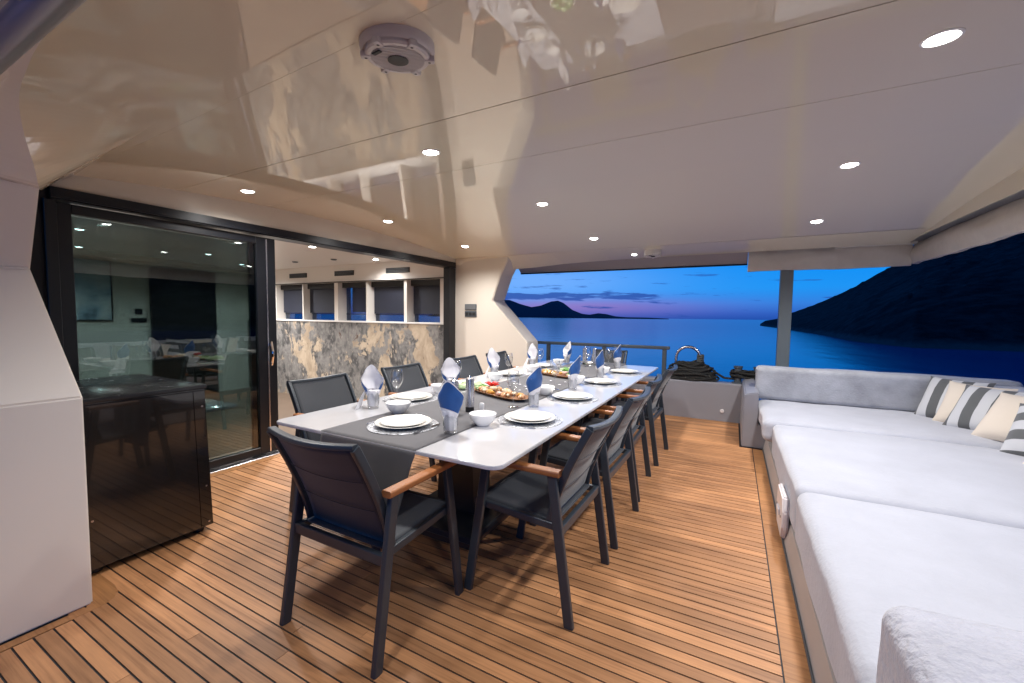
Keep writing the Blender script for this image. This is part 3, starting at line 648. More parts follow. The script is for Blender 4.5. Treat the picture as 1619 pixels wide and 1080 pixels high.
rl = empty('guard_rail', (-1.8, 6.3, .515), 0, 'dark grey guard rail on the far bulwark behind the table', 'railing')
def rp(name, mb): q = mb.build(name, M_rail, rl); q.location = (1.8, -6.3, -.515); return q
rp('top_rail', MB().box(-2.9, -.80, 6.27, 6.33, .925, .972, .008, 2))
for x in (-2.68, -1.75, -.87): rp('rail_post', MB().box(x-.028, x+.028, 6.275, 6.325, .515, .924, .004, 1))
ps = empty('post', (.56, 6.3, .5), 0, 'square grey steel post between the sunbed and the ceiling', 'post')
def pp(name, mb): q = mb.build(name, M_post, ps); q.location = (-.56, -6.3, -.5); return q
pp('shaft', MB().box(.492, .628, 6.24, 6.37, .5, 2.335, .004, 1)); pp('flange', MB().box(.43, .69, 6.17, 6.42, 2.336, 2.352, .002, 1))

def cloth_strip(p0, p1, top, bot, name, parent, thick=.05, seed=0):
    p0, p1 = Vector(p0), Vector(p1); d = (p1-p0); n = Vector((d.y, -d.x, 0)).normalized()
    def fn(u, v):
        w = noise.fractal(Vector((u*d.length*1.6+seed, v*1.2, seed)), 1, 2, 3)
        p = p0+d*u+n*(w*.03+.03*sin(pi*v)*1.2); z = top+(bot-top)*v + .012*w*v
        return (p.x, p.y, z)
    b = MB(); b.grid(fn, 60, 10)
    b.grid(lambda u, v: (fn(u, v)[0]-n.x*thick, fn(u, v)[1]-n.y*thick, fn(u, v)[2]), 60, 10)
    b.grid(lambda u, v: tuple(Vector(fn(u, 1)).lerp(Vector(fn(u, 1))-n*thick, v)), 60, 2)
    b.grid(lambda u, v: tuple(Vector(fn(0, u)).lerp(Vector(fn(0, u))-n*thick, v)), 10, 2)
    return b.build(name, M_canvas, parent)
aw = empty('awning_curtain', (.9, 6.2, 2.25), 0, 'rolled cream canvas curtain hanging along the ceiling edge by the post', 'awning')
for args in (((.125, 6.185, 0), (1.70, 6.185, 0), 2.29, 1.985, 'side_curtain', 1.0), ((1.72, 6.2, 0), (1.72, .5, 0), 2.235, 2.005, 'aft_curtain', 5.0)):
    q = cloth_strip(args[0], args[1], args[2], args[3], args[4], aw, seed=args[5]); q.location = (-.9, -6.2, -2.25)
q = MB().box(1.0, 1.70, 6.02, 6.15, 2.215, 2.235).build('curtain_batten', M_canvas, aw); q.location = (-.9, -6.2, -2.25)
tb_ = MB(); tb_.tube([(-3.1, .395, 2.123), (2.2, .395, 2.123)], .039, 24); o = tb_.build('awning_roller', M_alu); tag(o, 'grey metal awning tube at the top left corner of the ceiling', 'tube')

# rope, hoop and bitts
rope_spots = []
rc = empty('rope_coil', (-.49, 6.33, .515), 0, 'black mooring rope piled in a coil on the bulwark', 'rope')
b = MB()
for k in range(46):
    zz = .015+.225*(k/45)**1.1; a = .315*math.sqrt(max(.03, 1-(zz/.262)**2))*random.uniform(.86, 1.03)
    off = (-.05*(zz/.25)+random.uniform(-.025, .025), random.uniform(-.012, .012)); tl = random.uniform(-.055, .055)*min(1, a/.2); ph = random.uniform(0, 6); el = random.uniform(.34, .42)
    pts = []
    for t in [2*pi*j/40 for j in range(40)]:
        w = 1+.05*sin(2*t+ph)+.03*sin(5*t+ph*2)
        pts.append((off[0]+a*w*cos(t), off[1]+a*el*w*sin(t), max(.016, zz+tl*cos(t+ph)+.014*sin(3*t+ph))))
    b.tube(pts, random.choice((.0135, .0155, .0145)), 7, closed=True)
b.build('loops', M_rope, rc)
b = MB(); b.tube([(.20, -.02, .20), (.30, -.03, .12), (.40, -.02, .06), (.52, -.02, .055), (.66, 0, .09), (.78, 0, .10)], .015, 8); b.build('tail', M_rope, rc)
hp_ = empty('mooring_hoop', (-.56, 6.37, .515), 0, 'shiny bent steel hoop standing over the coiled rope', 'hoop')
b = MB(); b.tube([(-.16, 0, 0), (-.16, 0, .25)]+[(.0-.16*cos(t), 0, .30+.16*sin(t)) for t in [pi*j/12 for j in range(13)]]+[(.16, 0, .25), (.16, 0, 0)], .020, 12); b.build('hoop_tube', M_steel, hp_)
b = MB()
for k in range(5): b.tube([(.16+.035*cos(t), .035*sin(t), .24+.026*k+.004*sin(t)) for t in [2*pi*j/16 for j in range(16)]], .015, 7, closed=True)
b.build('rope_wrap', mat('grey_rope', (.10, .10, .09), .8, bump=.8, bump_scale=150, bump_dist=.008), hp_)
bt = empty('mooring_bitt', (.17, 6.33, .515), 0, 'pair of black bitts wrapped with dark rope beside the sunbed', 'bitt')
for x in (-.10, .13):
    b = MB(); b.lathe([(.0005, .0), (.045, 0), (.045, .20), (.055, .205), (.055, .232), (.0005, .235)], 20); q = b.build('bollard', M_rail, bt); q.location = (x, 0, 0)
b = MB()
for k in range(4): b.tube([(.015+.19*cos(t)+.015*sin(t+k), .062*sin(2*t if k % 2 else t), .085+.026*k+.008*sin(2*t)) for t in [2*pi*j/30 for j in range(30)]], .015, 7, closed=True)
b.build('rope_turns', M_rope, bt)
MB().box(-.17, .22, -.06, .06, 0.0, .018).build('base_plate', M_rail, bt)

# ------------------------------------------------------------------ black cabinet
cb = empty('black_cabinet', (-3.27, 1.08, 0), 0, 'black glossy deck cabinet in front of the dark glass', 'cabinet')
def cp(name, mb, m_): q = mb.build(name, m_, cb); q.location = (3.27, -1.08, 0); return q
cp('body', MB().prism([(.79, .04), (1.372, .04), (1.345, .905), (.79, .905)], 'x', -3.70, -2.862), M_black)
cp('front_panel', MB().prism([(.80, .045), (1.30, .045), (1.278, .895), (.80, .895)], 'x', -2.861, -2.85), M_black)
cp('side_strip', MB().prism([(1.304, .045), (1.368, .045), (1.342, .895), (1.282, .895)], 'x', -2.861, -2.851), M_black)
cp('top', MB().box(-3.71, -2.845, .78, 1.352, .906, .932, .004, 2), M_blacktop)
for x in (-2.93, -3.62):
    for y in (.84, 1.32):
        b = MB(); b.lathe([(.0005, 0), (.03, 0), (.032, .015), (.02, .04)], 16, (x, y, 0)); cp('foot', b, M_dark)
for y, z in ((1.325, .80), (1.335, .30), (1.345, .07), (.815, .30)):
    b = MB(); b.lathe([(.0005, 0), (.006, 0), (.006, -.003)], 10); q = cp('screw', b, M_steel); q.rotation_euler = (0, pi/2, 0); q.location = (-2.848+3.27, y-1.08, z)

# ------------------------------------------------------------------ sunbed
def cushion(x0, x1, y0, y1, z0, z1, r=.06, n=30, amp=.010, seed=0.0, crown=.015):
    bmn = bmesh.new(); bmesh.ops.create_cube(bmn, size=2)
    bmesh.ops.subdivide_edges(bmn, edges=bmn.edges[:], cuts=n, use_grid_fill=True)
    hx, hy, hz = (x1-x0)/2, (y1-y0)/2, (z1-z0)/2; c = Vector(((x0+x1)/2, (y0+y1)/2, (z0+z1)/2))
    for v in bmn.verts:
        def dist(t, h):
            # pack points towards the rounded edges
            s = abs(t); q = s**.55 if False else s; k = 1-(1-q)**2.2; return math.copysign(k*h, t)
        p = Vector((dist(v.co.x, hx), dist(v.co.y, hy), dist(v.co.z, hz)))
        q = Vector((max(-hx+r, min(hx-r, p.x)), max(-hy+r, min(hy-r, p.y)), max(-hz+r, min(hz-r, p.z))))
        d = p-q
        if d.length > 1e-6: p = q+d.normalized()*r
        bul = (1-(p.x/hx)**2)*(1-(p.y/hy)**2)
        if p.z > 0: p.z += crown*min(1, bul*2.2)
        w = noise.fractal(Vector((p.x*2.3+seed, p.y*2.3, p.z*2.3)), 1, 2, 3)*amp
        nrm = d.normalized() if d.length > 1e-6 else Vector((0, 0, 1)); v.co = c+p+nrm*w
    return MB().frombm(bmn, True)
sbx = empty('sunbed', (1.2, 3.3, 0), 0, 'wide aft sunbed base under the pale plush mattresses', 'sunbed')
def sp_(name, mb, m_): q = mb.build(name, m_, sbx); q.location = (-1.2, -3.3, 0); return q
sp_('plinth', MB().prism([(.318, 0), (2.35, 0), (2.35, .144), (.345, .144)], 'y', .6, 5.066), mat('plinth_beige', (.40, .37, .36), .45))
sp_('seat_riser', MB().box(.47, 2.06, 4.372, 5.066, .1445, .2615), M_rail)
sp_('plinth_trim', MB().box(.312, .3175, .6, 5.06, 0, .018), M_rail)
def cush(name, args, m_, label, cat='mattress', group=None, **k):
    o = cushion(*args, **k).build(name, m_); tag(o, label, cat, group); return o
g_m = 'plush mattresses on the sunbed'
cush('mattress', (.335, 2.05, 1.30, 2.728, .145, .445), M_matt, 'large pale plush mattress nearest the camera on the sunbed', group=g_m, seed=1)
cush('mattress', (.335, 2.05, 2.735, 4.365, .145, .45), M_matt, 'large pale plush mattress in the middle of the sunbed', group=g_m, seed=4)
cush('mattress', (.27, 2.05, 4.372, 5.60, .262, .46), M_matt, 'pale plush seat mattress in front of the far backrest', group=g_m, seed=8)
cush('backrest_cushion', (.245, 2.35, 5.48, 5.72, .465, .835), M_back, 'long grey plush backrest at the far end of the sunbed', 'cushion', seed=12, r=.05, crown=.0)
cush('backrest_cushion', (2.06, 2.34, 1.0, 5.475, .262, .80), M_back, 'long grey plush backrest along the aft side behind the pillows', 'cushion', seed=15, r=.06, crown=.0)
cush('bolster_cushion', (.335, 2.05, .80, 1.31, .1445, .70), M_fuzz, 'fleecy grey bolster cushion at the lower right corner', 'cushion', seed=20, r=.055, crown=.03, amp=.014)
# white moulded fitting on the plinth
f = empty('hatch_handle', (.30, 3.10, .16), 0, 'white moulded fitting on the edge of the sunbed plinth', 'handle')
bmn = MB().prism([(-.17, -.05), (-.13, -.13), (.13, -.13), (.17, -.05), (.17, .05), (.13, .13), (-.13, .13), (-.17, .05)], 'x', 0, .035); q = bmn.build('plate', M_plastic, f)
bmx = bmesh.new(); bmx.from_mesh(q.data); bmesh.ops.bevel(bmx, geom=bmx.edges[:], offset=.01, segments=2, affect='EDGES'); bmx.to_mesh(q.data); bmx.free()
for y in (-.11, .11):
    b = MB(); b.lathe([(.0005, 0), (.008, 0), (.008, .004)], 10); s_ = b.build('screw', M_steel, f); s_.rotation_euler = (0, -pi/2, 0); s_.location = (-.001, y, 0)
b = MB().box(-.012, 0, -.05, .05, -.02, .02, .004, 1).build('latch', M_plastic, f)

def pillow(w, h, t, m_, name, label, loc, rot, seed=0, group=None, cat='pillow'):
    def side(sg):
        def fn(u, v):
            a, b = u*2-1, v*2-1
            pin = 1-.10*(a*a*(1-b*b)*0+b*b*(1-a*a)*0) ; ex = w/2*a*(1-.09*(1-b*b)*abs(a)**2); ey = h/2*b*(1-.09*(1-a*a)*abs(b)**2)
            th = t/2*((1-abs(a)**2.6)*(1-abs(b)**2.6))**.55
            wr = noise.fractal(Vector((a*2+seed, b*2, sg*3)), 1, 2, 3)*.012*(1-(a*b)**2)
            return (ex, ey, sg*(th+max(0, th)*wr*8))
        return fn
    b = MB(); b.grid(side(1), 26, 26); k = side(-1); b.grid(lambda u, v: k(1-u, v), 26, 26)
    o = b.build(name, m_); o.location = loc; o.rotation_euler = rot; tag(o, label, cat, group); return o
def aim(normal, xdir):
    n = Vector(normal).normalized(); x = Vector(xdir); x = (x-n*x.dot(n)).normalized(); y = n.cross(x); return Matrix((x, y, n)).transposed().to_euler()
gp = 'scatter pillows in the corner of the sunbed'
pillow(.46, .46, .17, M_stripe, 'pillow', 'striped grey pillow furthest left, against the grey backrest', (1.80, 5.27, .645), aim((-.72, -.72, .62), (.7, -.7, .0)), 1, gp)
pillow(.44, .44, .15, M_pcream, 'pillow', 'cream pillow squeezed between the two upright striped pillows', (1.86, 5.06, .64), aim((-.68, -.7, .6), (.7, -.7, 0)), 2, gp)
pillow(.48, .46, .17, M_stripe, 'pillow', 'striped grey pillow with upright bands between two cream pillows', (1.89, 4.86, .64), aim((-.66, -.56, .66), (.66, -.75, 0)), 3, gp)
pillow(.46, .46, .17, M_pcream, 'pillow', 'large plain cream pillow between the striped pillows', (1.95, 4.55, .635), aim((-.66, -.46, .66), (.6, -.8, 0)), 4, gp)
pillow(.48, .46, .17, M_stripe, 'pillow', 'striped grey pillow with level bands at the right edge', (1.93, 4.16, .63), aim((-.65, -.42, .62), (-.1, .1, .95)), 5, gp)
pillow(.46, .46, .16, M_pcream, 'pillow', 'cream pillow cut off by the right edge, nearest the camera', (1.90, 3.78, .60), aim((-.6, -.3, .7), (.6, -.8, 0)), 6, gp)

# ------------------------------------------------------------------ dining table
tx, ty = -1.585, 3.50
dt = empty('dining_table', (tx, ty, 0), 0, 'long white stone topped dining table on black pedestals', 'table')
hw, hl, rc_ = .757, 2.055, .06
poly = []
for cx, cy_, a0 in ((hw-rc_, hl-rc_, 0), (-hw+rc_, hl-rc_, 90), (-hw+rc_, -hl+rc_, 180), (hw-rc_, -hl+rc_, 270)):
    for k in range(7): t = radians(a0+k*15); poly.append((cx+rc_*cos(t), cy_+rc_*sin(t)))
q = MB().prism(poly, 'z', .732, .75).build('tabletop', M_table, dt)
bmx = bmesh.new(); bmx.from_mesh(q.data); bmesh.ops.bevel(bmx, geom=[e_ for e_ in bmx.edges if abs(e_.verts[0].co.z-e_.verts[1].co.z) < 1e-4], offset=.003, segments=2, affect='EDGES'); bmx.to_mesh(q.data); bmx.free()
MB().box(-.35, .35, -1.75, 1.75, .705, .7315).build('under_frame', M_tableleg, dt)
for y in (-1.20, 1.20):
    MB().prism([(-.15, .09), (.15, .09), (.12, .704), (-.12, .704)], 'y', y-.10, y+.10).build('pedestal', M_tableleg, dt)
    MB().box(-.30, .30, y-.36, y+.36, .05, .09, .005, 1).build('base_plate', M_basedark, dt)
    MB().box(-.27, .27, y-.33, y+.33, .0, .049).build('base_block', mat('base_brown', (.10, .05, .03), .5), dt)
# runner with the near end hanging over the edge
rn_x0, rn_x1 = -1.915, -1.262
def run_fn(u, v):
    x = rn_x0+(rn_x1-rn_x0)*u; s = v*4.62  # metres along, from the hanging hem
    hang = .40
    y_edge = ty-hl
    if s < hang:
        d = hang-s; k = d/hang; w = 1-.20*k; xc = (rn_x0+rn_x1)/2 - .03*k
        x = xc+(x-(rn_x0+rn_x1)/2)*w
        y = y_edge-.008-.035*k + (.014*sin(u*9+.5)+.012*sin(u*17))*k**.8; z = .7535-d*.985-.004
        if d < .03: y = y_edge - .006*(d/.03); 
        z = .7535-.5*d if d < .008 else z
        return (x, y, z)
    y = y_edge+(s-hang); return (x+.0035*sin(y*3.1), y, .7535+.0006*noise.noise(Vector((x*6, y*6, 0))))
b = MB(); b.grid(run_fn, 30, 150); o = b.build('table_runner', M_runner, None, 80)
o.modifiers.new('thickness', 'SOLIDIFY').thickness = .0016; tag(o, 'dark grey cloth runner down the middle of the table', 'runner')

# ------------------------------------------------------------------ chairs (built facing +y, rear feet at y = 0)
def make_chair():
    r = empty('dining_chair', (0, 0, 0))
    for s in (-1, 1):
        MB().bar((s*.278, .012, 0), (s*.275, .108, .668), .026, .044, (0, 1, 0), .006).build('leg', M_chair, r)
        MB().bar((s*.278, .553, 0), (s*.275, .452, .668), .026, .044, (0, 1, 0), .006).build('leg', M_chair, r)
        a = MB().bar((s*.275, .070, .682), (s*.275, .50, .682), .050, .028, (0, 0, 1), .009).build('armrest', M_teak_arm, r)
    MB().bar((-.262, .068, .418), (.262, .068, .418), .024, .046, (0, 0, 1), .005).build('rear_rail', M_chair, r)
    fr = MB()
    for s in (-1, 1): fr.bar((s*.25, .075, .425), (s*.25, .53, .452), .024, .034, (0, 0, 1), .005)
    fr.bar((-.25, .525, .450), (.25, .525, .450), .026, .030, (0, 0, 1), .005); fr.build('seat_frame', M_chair, r)
    st = MB()
    def seat(u, v):
        x = -.238+.476*u; y = .10+.445*v; z = .447+.02*v-.016*sin(pi*u)*sin(pi*min(1, v*1.05))
        if v > .93: z -= ((v-.93)/.07)**2*.03
        return (x, y, z)
    st.grid(seat, 14, 20)
    o = st.build('seat', M_sling, r, 60); o.modifiers.new('t', 'SOLIDIFY').thickness = .012
    # backrest: side rails leaning back with a bow to the rear across its width
    def bow(u): return -.030*(1-(2*u-1)**2)
    def back(u, v):  # v 0 bottom, 1 top
        k = v; y = .128-.055*k-.125*k**1.6; z = .435+.455*k+.0*u; return (-.245+.49*u, y+bow(u)*min(1, k*1.3), z-.012*sin(pi*u)*k)
    bk_ = MB(); bk_.grid(lambda u, v: back(.04+.92*u, .02+.96*v), 18, 18); o = bk_.build('backrest', M_sling, r, 60); o.modifiers.new('t', 'SOLIDIFY').thickness = .010
    sm_ = MB()
    for vv in (.36, .66):
        sm_.tube([tuple(Vector(back(.06+.88*j/16, vv))+Vector((0, -.0095, 0))) for j in range(17)], .0022, 5)
    sm_.build('seam', M_sling, o)
    bf = MB()
    for u in (0, 1):
        pts = [back(u, k/12) for k in range(13)]
        for p, q_ in zip(pts, pts[1:]): bf.bar(p, q_, .022, .036, (0, 1, 0), .006)
    tp = [tuple(Vector(back(j/18, 1.0))+Vector((0, .002, .004))) for j in range(19)]
    for p, q_ in zip(tp, tp[1:]): bf.bar(p, Vector(q_)+(Vector(q_)-Vector(p))*.05, .034, .020, (0, 0, 1), .006)
    bf.build('back_frame', M_chair, r)
    return r
c0 = make_chair()
GCH = 'charcoal armchairs round the dining table'
seats = {  # key: (chair x, y, rz), words
    'N': (-1.428, 1.080, 0.0, 'head of the table nearest the camera'),
    'R1': (-.575, 1.955, pi/2, 'right side, first from the near end'),
    'R2': (-.560, 2.69, pi/2, 'right side, second from the near end'),
    'R3': (-.585, 3.41, pi/2, 'right side, third from the near end'),
    'R4': (-.570, 4.27, pi/2, 'right side, furthest from the camera'),
    'L1': (-2.68, 2.05, -pi/2, 'door side, first from the near end'),
    'L2': (-2.70, 2.95, -pi/2, 'door side, second from the near end'),
    'L3': (-2.69, 3.95, -pi/2, 'door side, third from the near end'),
    'L4': (-2.70, 4.72, -pi/2, 'door side, furthest from the camera'),
    'F': (-1.60, 6.02, pi, 'far head of the table by the rail')}
for i, (k, (x, y, rz, wd)) in enumerate(seats.items()):
    o = c0 if i == 0 else copy_tree(c0)
    o.location = (x, y, 0); o.rotation_euler = (0, 0, rz+(random.uniform(-.03, .03) if k != 'N' else .0))
    tag(o, 'charcoal armchair with teak arms at the ' + wd, 'chair', GCH)

# ------------------------------------------------------------------ table settings
T = .75
def onrun(x): return .0048 if rn_x0-.02 < x < rn_x1+.02 else 0.0
def me_lathe(name, prof, n, m_, wob=None): b = MB(); b.lathe(prof, n, (0, 0, 0), wob); me = b.mesh(name, m_); me.set_sharp_from_angle(angle=radians(40)); return me
def mat_lace():
    M = mat('silver_lace_placemat', (.52, .54, .58), .35, metal=.55); t = M.node_tree; p = t.nodes['Principled BSDF']
    co = t.nodes.new('ShaderNodeTexCoord'); v = t.nodes.new('ShaderNodeTexVoronoi'); v.inputs['Scale'].default_value = 75; t.links.new(co.outputs['Object'], v.inputs['Vector'])
    r = t.nodes.new('ShaderNodeValToRGB'); e = r.color_ramp.elements; e[0].position = .12; e[0].color = (.06, .062, .07, 1); e[1].position = .62; e[1].color = (.56, .58, .62, 1)
    t.links.new(v.outputs['Distance'], r.inputs[0]); t.links.new(r.outputs[0], p.inputs['Base Color'])
    b = t.nodes.new('ShaderNodeBump'); b.inputs['Strength'].default_value = .8; b.inputs['Distance'].default_value = .003; t.links.new(v.outputs['Distance'], b.inputs['Height']); t.links.new(b.outputs[0], p.inputs['Normal'])
    return M
me_mat = me_lathe('placemat', [(.0005, .003), (.185, .003), (.192, .0032), (.195, .0015), (.195, 0)], 56, mat_lace())
me_big = me_lathe('dinner_plate', [(.0005, .004), (.095, .004), (.10, 0), (.105, .003), (.152, .016), (.156, .019), (.154, .021), (.108, .010), (.10, .008), (.0005, .008)], 56, M_plate)
me_small = me_lathe('side_plate', [(.0005, .004), (.075, .004), (.08, 0), (.085, .003), (.121, .013), (.125, .016), (.123, .018), (.088, .009), (.08, .007), (.0005, .007)], 56, M_plate)
me_bowl = me_lathe('bowl', [(.0005, .004), (.032, .004), (.034, 0), (.038, .003), (.062, .028), (.076, .056), (.079, .068), (.078, .070), (.075, .067), (.070, .052), (.055, .027), (.03, .010), (.0005, .009)], 48, M_bowl, lambda a, r, z: 1+.012*sin(3*a)*(z/.07))
me_wine = me_lathe('wine_glass', [(.0005, .004), (.012, .003), (.036, .0015), (.037, .003), (.014, .006), (.0055, .014), (.0042, .03), (.004, .09), (.0055, .112), (.018, .124), (.033, .145), (.0425, .172), (.044, .19), (.041, .22), (.035, .248), (.0345, .249)], 32, M_glass)
me_tumb = me_lathe('tumbler', [(.0005, .010), (.030, .009), (.0335, .006), (.033, .001), (.0345, .0), (.038, .03), (.0405, .105), (.0395, .105), (.037, .031), (.031, .012)], 32, M_glass)
def napkin_outer(sc=1.0, off=0.0, sd=0):
    r_ = random.Random(sd*13+1); tall = r_.uniform(-.018, .012); skew = r_.uniform(-.22, .22); lean = r_.uniform(-.10, .10); wid = r_.uniform(.92, 1.12)
    def fn(u, v):
        th = (u-.5)*radians(300)          # 0 = back, opening at the front
        top = .125+(.175+tall)*max(0, (1+cos(th+skew))/2)**.9
        z = .085+(top-.085)*v
        r = (.033+.031*sin(min(1, (z-.085)/.15)*pi*.62) - .036*max(0, (z-.20)/.10))*wid
        w = noise.fractal(Vector((sin(th)*1.4+sd*5, cos(th)*1.4, z*14)), 1, 2, 3)*.0075*min(1, v*1.5)
        return ((r*sc+off+w)*sin(th)*1.12+lean*(z-.085), -(r*sc+off+w)*cos(th)*.72-.004-.022*max(0, (z-.22)/.08), z)
    return fn
NAPS, NAPM = [], {}
def napkin(label, x, y, z, face, tail, tilt=0.0):
    """cloth napkin rolled like a lily, opening towards `face`"""
    r = empty('napkin', (x, y, z), face, label, 'napkin', 'blue and white napkins standing in tumblers'); r.rotation_euler = (tilt, 0, face)
    sd = len(NAPS) % 5; NAPS.append(1)
    if sd not in NAPM:
        b = MB(); f0 = napkin_outer(1.0, 0, sd); b.grid(lambda u, v: f0(.04+.92*u, v*.985), 30, 14); me_nb = b.mesh('outer_fold', M_napb)
        b = MB(); f1 = napkin_outer(1.0, -.0022, sd); b.grid(lambda u, v: f1(u, v), 30, 14)
        # pale rolled hem along the lip, laid over the outside
        f2 = napkin_outer(1.0, .0012, sd); b.grid(lambda u, v: f2(u, .955+.05*v), 30, 3)
        # white fold crossing the lower back on the slant
        f3 = napkin_outer(1.0, .0025, sd); s0, s1 = (.10, .34) if sd % 2 else (.40, -.30)
        b.grid(lambda u, v: f3(.06+.88*u, (s0+s1*u)*v), 30, 6); me_nw = b.mesh('inner_fold', M_napw)
        b = MB(); b.lathe([(.012, .014), (.027, .018), (.0325, .05), (.035, .088), (.041, .112), (.043, .122), (.034, .128)], 48, (0, 0, 0), lambda a, r_, z_: 1+(.07*sin(5*a+sd)+.06*sin(8*a+2*sd))*min(1, z_/.05)); me_skirt = b.mesh('gathered_base', M_napw)
        b = MB()
        def tf(u, v):
            w = .022+.050*v; a = (u-.5)*2
            rr = .036+.058*v**.8
            return (-rr-.010*sin(a*5+sd)*v, a*w*.8, .135-.132*v**1.25+.010*cos(a*7+sd)*v*(1-v))
        b.grid(tf, 16, 14); me_tail = b.mesh('loose_tail', M_napw)
        for me in (me_nb, me_nw, me_skirt, me_tail): me.set_sharp_from_angle(angle=radians(60))
        NAPM[sd] = (me_nb, me_nw, me_skirt, me_tail)
    me_nb, me_nw, me_skirt, me_tail = NAPM[sd]
    inst('outer_fold', me_nb, parent=r); inst('inner_fold', me_nw, parent=r); inst('gathered_base', me_skirt, parent=r)
    if tail is not None: inst('loose_tail', me_tail, rot=(0, 0, tail-face), parent=r)
    return r
def cutlery_me(kind):
    b = MB()
    def strip(pts, th=.0022):   # (y, halfwidth, z)
        vs = []
        for y_, w_, z_ in pts: vs += [(-w_, y_, z_), (w_, y_, z_), (w_, y_, z_+th), (-w_, y_, z_+th)]
        fs = []
        for i in range(len(pts)-1):
            for j in range(4): fs.append((i*4+j, i*4+(j+1) % 4, (i+1)*4+(j+1) % 4, (i+1)*4+j))
        fs += [(3, 2, 1, 0), tuple(len(vs)-4+j for j in range(4))]; b.add(vs, fs)
    if kind == 'knife': strip([(-.11, .006, 0), (-.10, .0075, 0), (-.01, .0055, .001), (0, .007, .001), (.04, .0095, .001), (.09, .009, .001), (.11, .003, .001)])
    else:
        strip([(-.10, .0045, 0), (-.09, .008, 0), (-.02, .0035, .003), (.03, .003, .006), (.045, .010, .006), (.06, .012, .005)])
        for s in (-.009, -.003, .003, .009):
            b.box(s-.0016, s+.0016, .059, .10, .004, .0062)
    return b.mesh(kind, M_chrome)
me_knife, me_fork = cutlery_me('knife'), cutlery_me('fork')
def put(name, me, x, y, z, label, cat, group, rz=0.0, tilt=0.0):
    o = inst(name, me, (x, y, z), (tilt, 0, rz)); return tag(o, label, cat, group)
# plate, tumbler, wine glass, bowl positions per seat (world)
P = {'N': ((-1.615, 1.745), (-1.296, 1.752), None, (-1.842, 1.945), 0),
     'R1': ((-1.062, 2.232), (-1.205, 2.585), (-1.305, 2.475), (-1.241, 1.985), pi/2),
     'R2': ((-1.072, 3.005), (-1.207, 3.376), (-1.325, 3.268), (-1.30, 3.00), pi/2),
     'R3': ((-1.100, 3.865), (-1.195, 4.168), (-1.285, 4.06), (-1.27, 3.66), pi/2),
     'R4': ((-1.085, 4.75), (-1.235, 5.045), (-1.32, 4.95), (-1.26, 4.50), pi/2),
     'L1': ((-2.095, 2.345), (-2.095, 1.978), (-2.045, 2.145), (-2.055, 2.645), -pi/2),
     'L2': ((-2.11, 3.02), (-1.965, 2.66), (-2.03, 2.82), (-2.02, 3.45), -pi/2),
     'L3': ((-2.10, 3.86), (-2.13, 3.62), (-2.01, 3.70), (-2.00, 4.25), -pi/2),
     'L4': ((-2.10, 4.75), (-2.15, 4.56), (-2.02, 4.50), (-2.0, 5.05), -pi/2),
     'F': ((-1.62, 5.32), (-1.93, 5.16), (-1.33, 5.36), None, pi)}
short = {'N': 'at the near head of the table', 'R1': 'at the first right-hand seat from the camera', 'R2': 'at the second right-hand seat from the camera', 'R3': 'at the third right-hand seat from the camera', 'R4': 'at the furthest right-hand seat',
         'L1': 'at the first door-side seat from the camera', 'L2': 'at the second door-side seat from the camera', 'L3': 'at the third door-side seat from the camera', 'L4': 'at the furthest door-side seat', 'F': 'at the far head of the table'}
for k, (pl, tu, wg, bw_, rz) in P.items():
    w = short[k]; x, y = pl; z = T+onrun(x)+.0005
    put('placemat', me_mat, x, y, z, 'round silver lace placemat ' + w, 'placemat', 'silver placemats')
    put('dinner_plate', me_big, x, y, z+.0034, 'large white dinner plate ' + w, 'plate', 'dinner plates')
    put('side_plate', me_small, x+random.uniform(-.006, .006), y+random.uniform(-.006, .006), z+.0116, 'small white plate stacked on the dinner plate ' + w, 'plate', 'side plates', random.uniform(0, 6))
    d = Vector((cos(rz), sin(rz), 0)); fwd_ = Vector((-sin(rz), cos(rz), 0))
    side = 1 if k in ('N', 'F') or k[0] == 'L' else -1
    for nm, me, off in (('knife', me_knife, .172*side), ('fork', me_fork, -.172*side)):
        q = Vector((x, y, 0))+d*off; put(nm, me, q.x, q.y, z+.0036, f'steel {nm} beside the plates ' + w, nm, 'cutlery', rz+random.uniform(-.06, .06))
    q = Vector((x, y, 0))+d*.150*side*1.23+fwd_*-.01
    x, y = tu; z = T+onrun(x)+.0005
    put('tumbler', me_tumb, x, y, z, 'clear tumbler holding a napkin ' + w, 'glass', 'tumblers')
    face = {'N': 0.25, 'F': pi-.5}.get(k, (-pi/2-.35 if k[0] == 'L' else pi/2-.15))
    face = {'L': -pi/2-.65, 'R': pi/2-.1}.get(k[0], face)
    napkin('blue and white napkin in the tumbler ' + w, x, y, z+.0005, face, (pi*.2 if k[0] == 'L' else None), random.uniform(-.05, .05))
    if wg: put('wine_glass', me_wine, wg[0], wg[1], T+onrun(wg[0])+.0005, 'empty stemmed wine glass ' + w, 'wine glass', 'wine glasses')
    if bw_: put('bowl', me_bowl, bw_[0], bw_[1], T+onrun(bw_[0])+.0005, 'small white bowl ' + w, 'bowl', 'white bowls', random.uniform(0, 6))
put('wine_glass', me_wine, -1.62, 5.06, T+.0055, 'empty stemmed wine glass near the far pair of mills', 'wine glass', 'wine glasses')
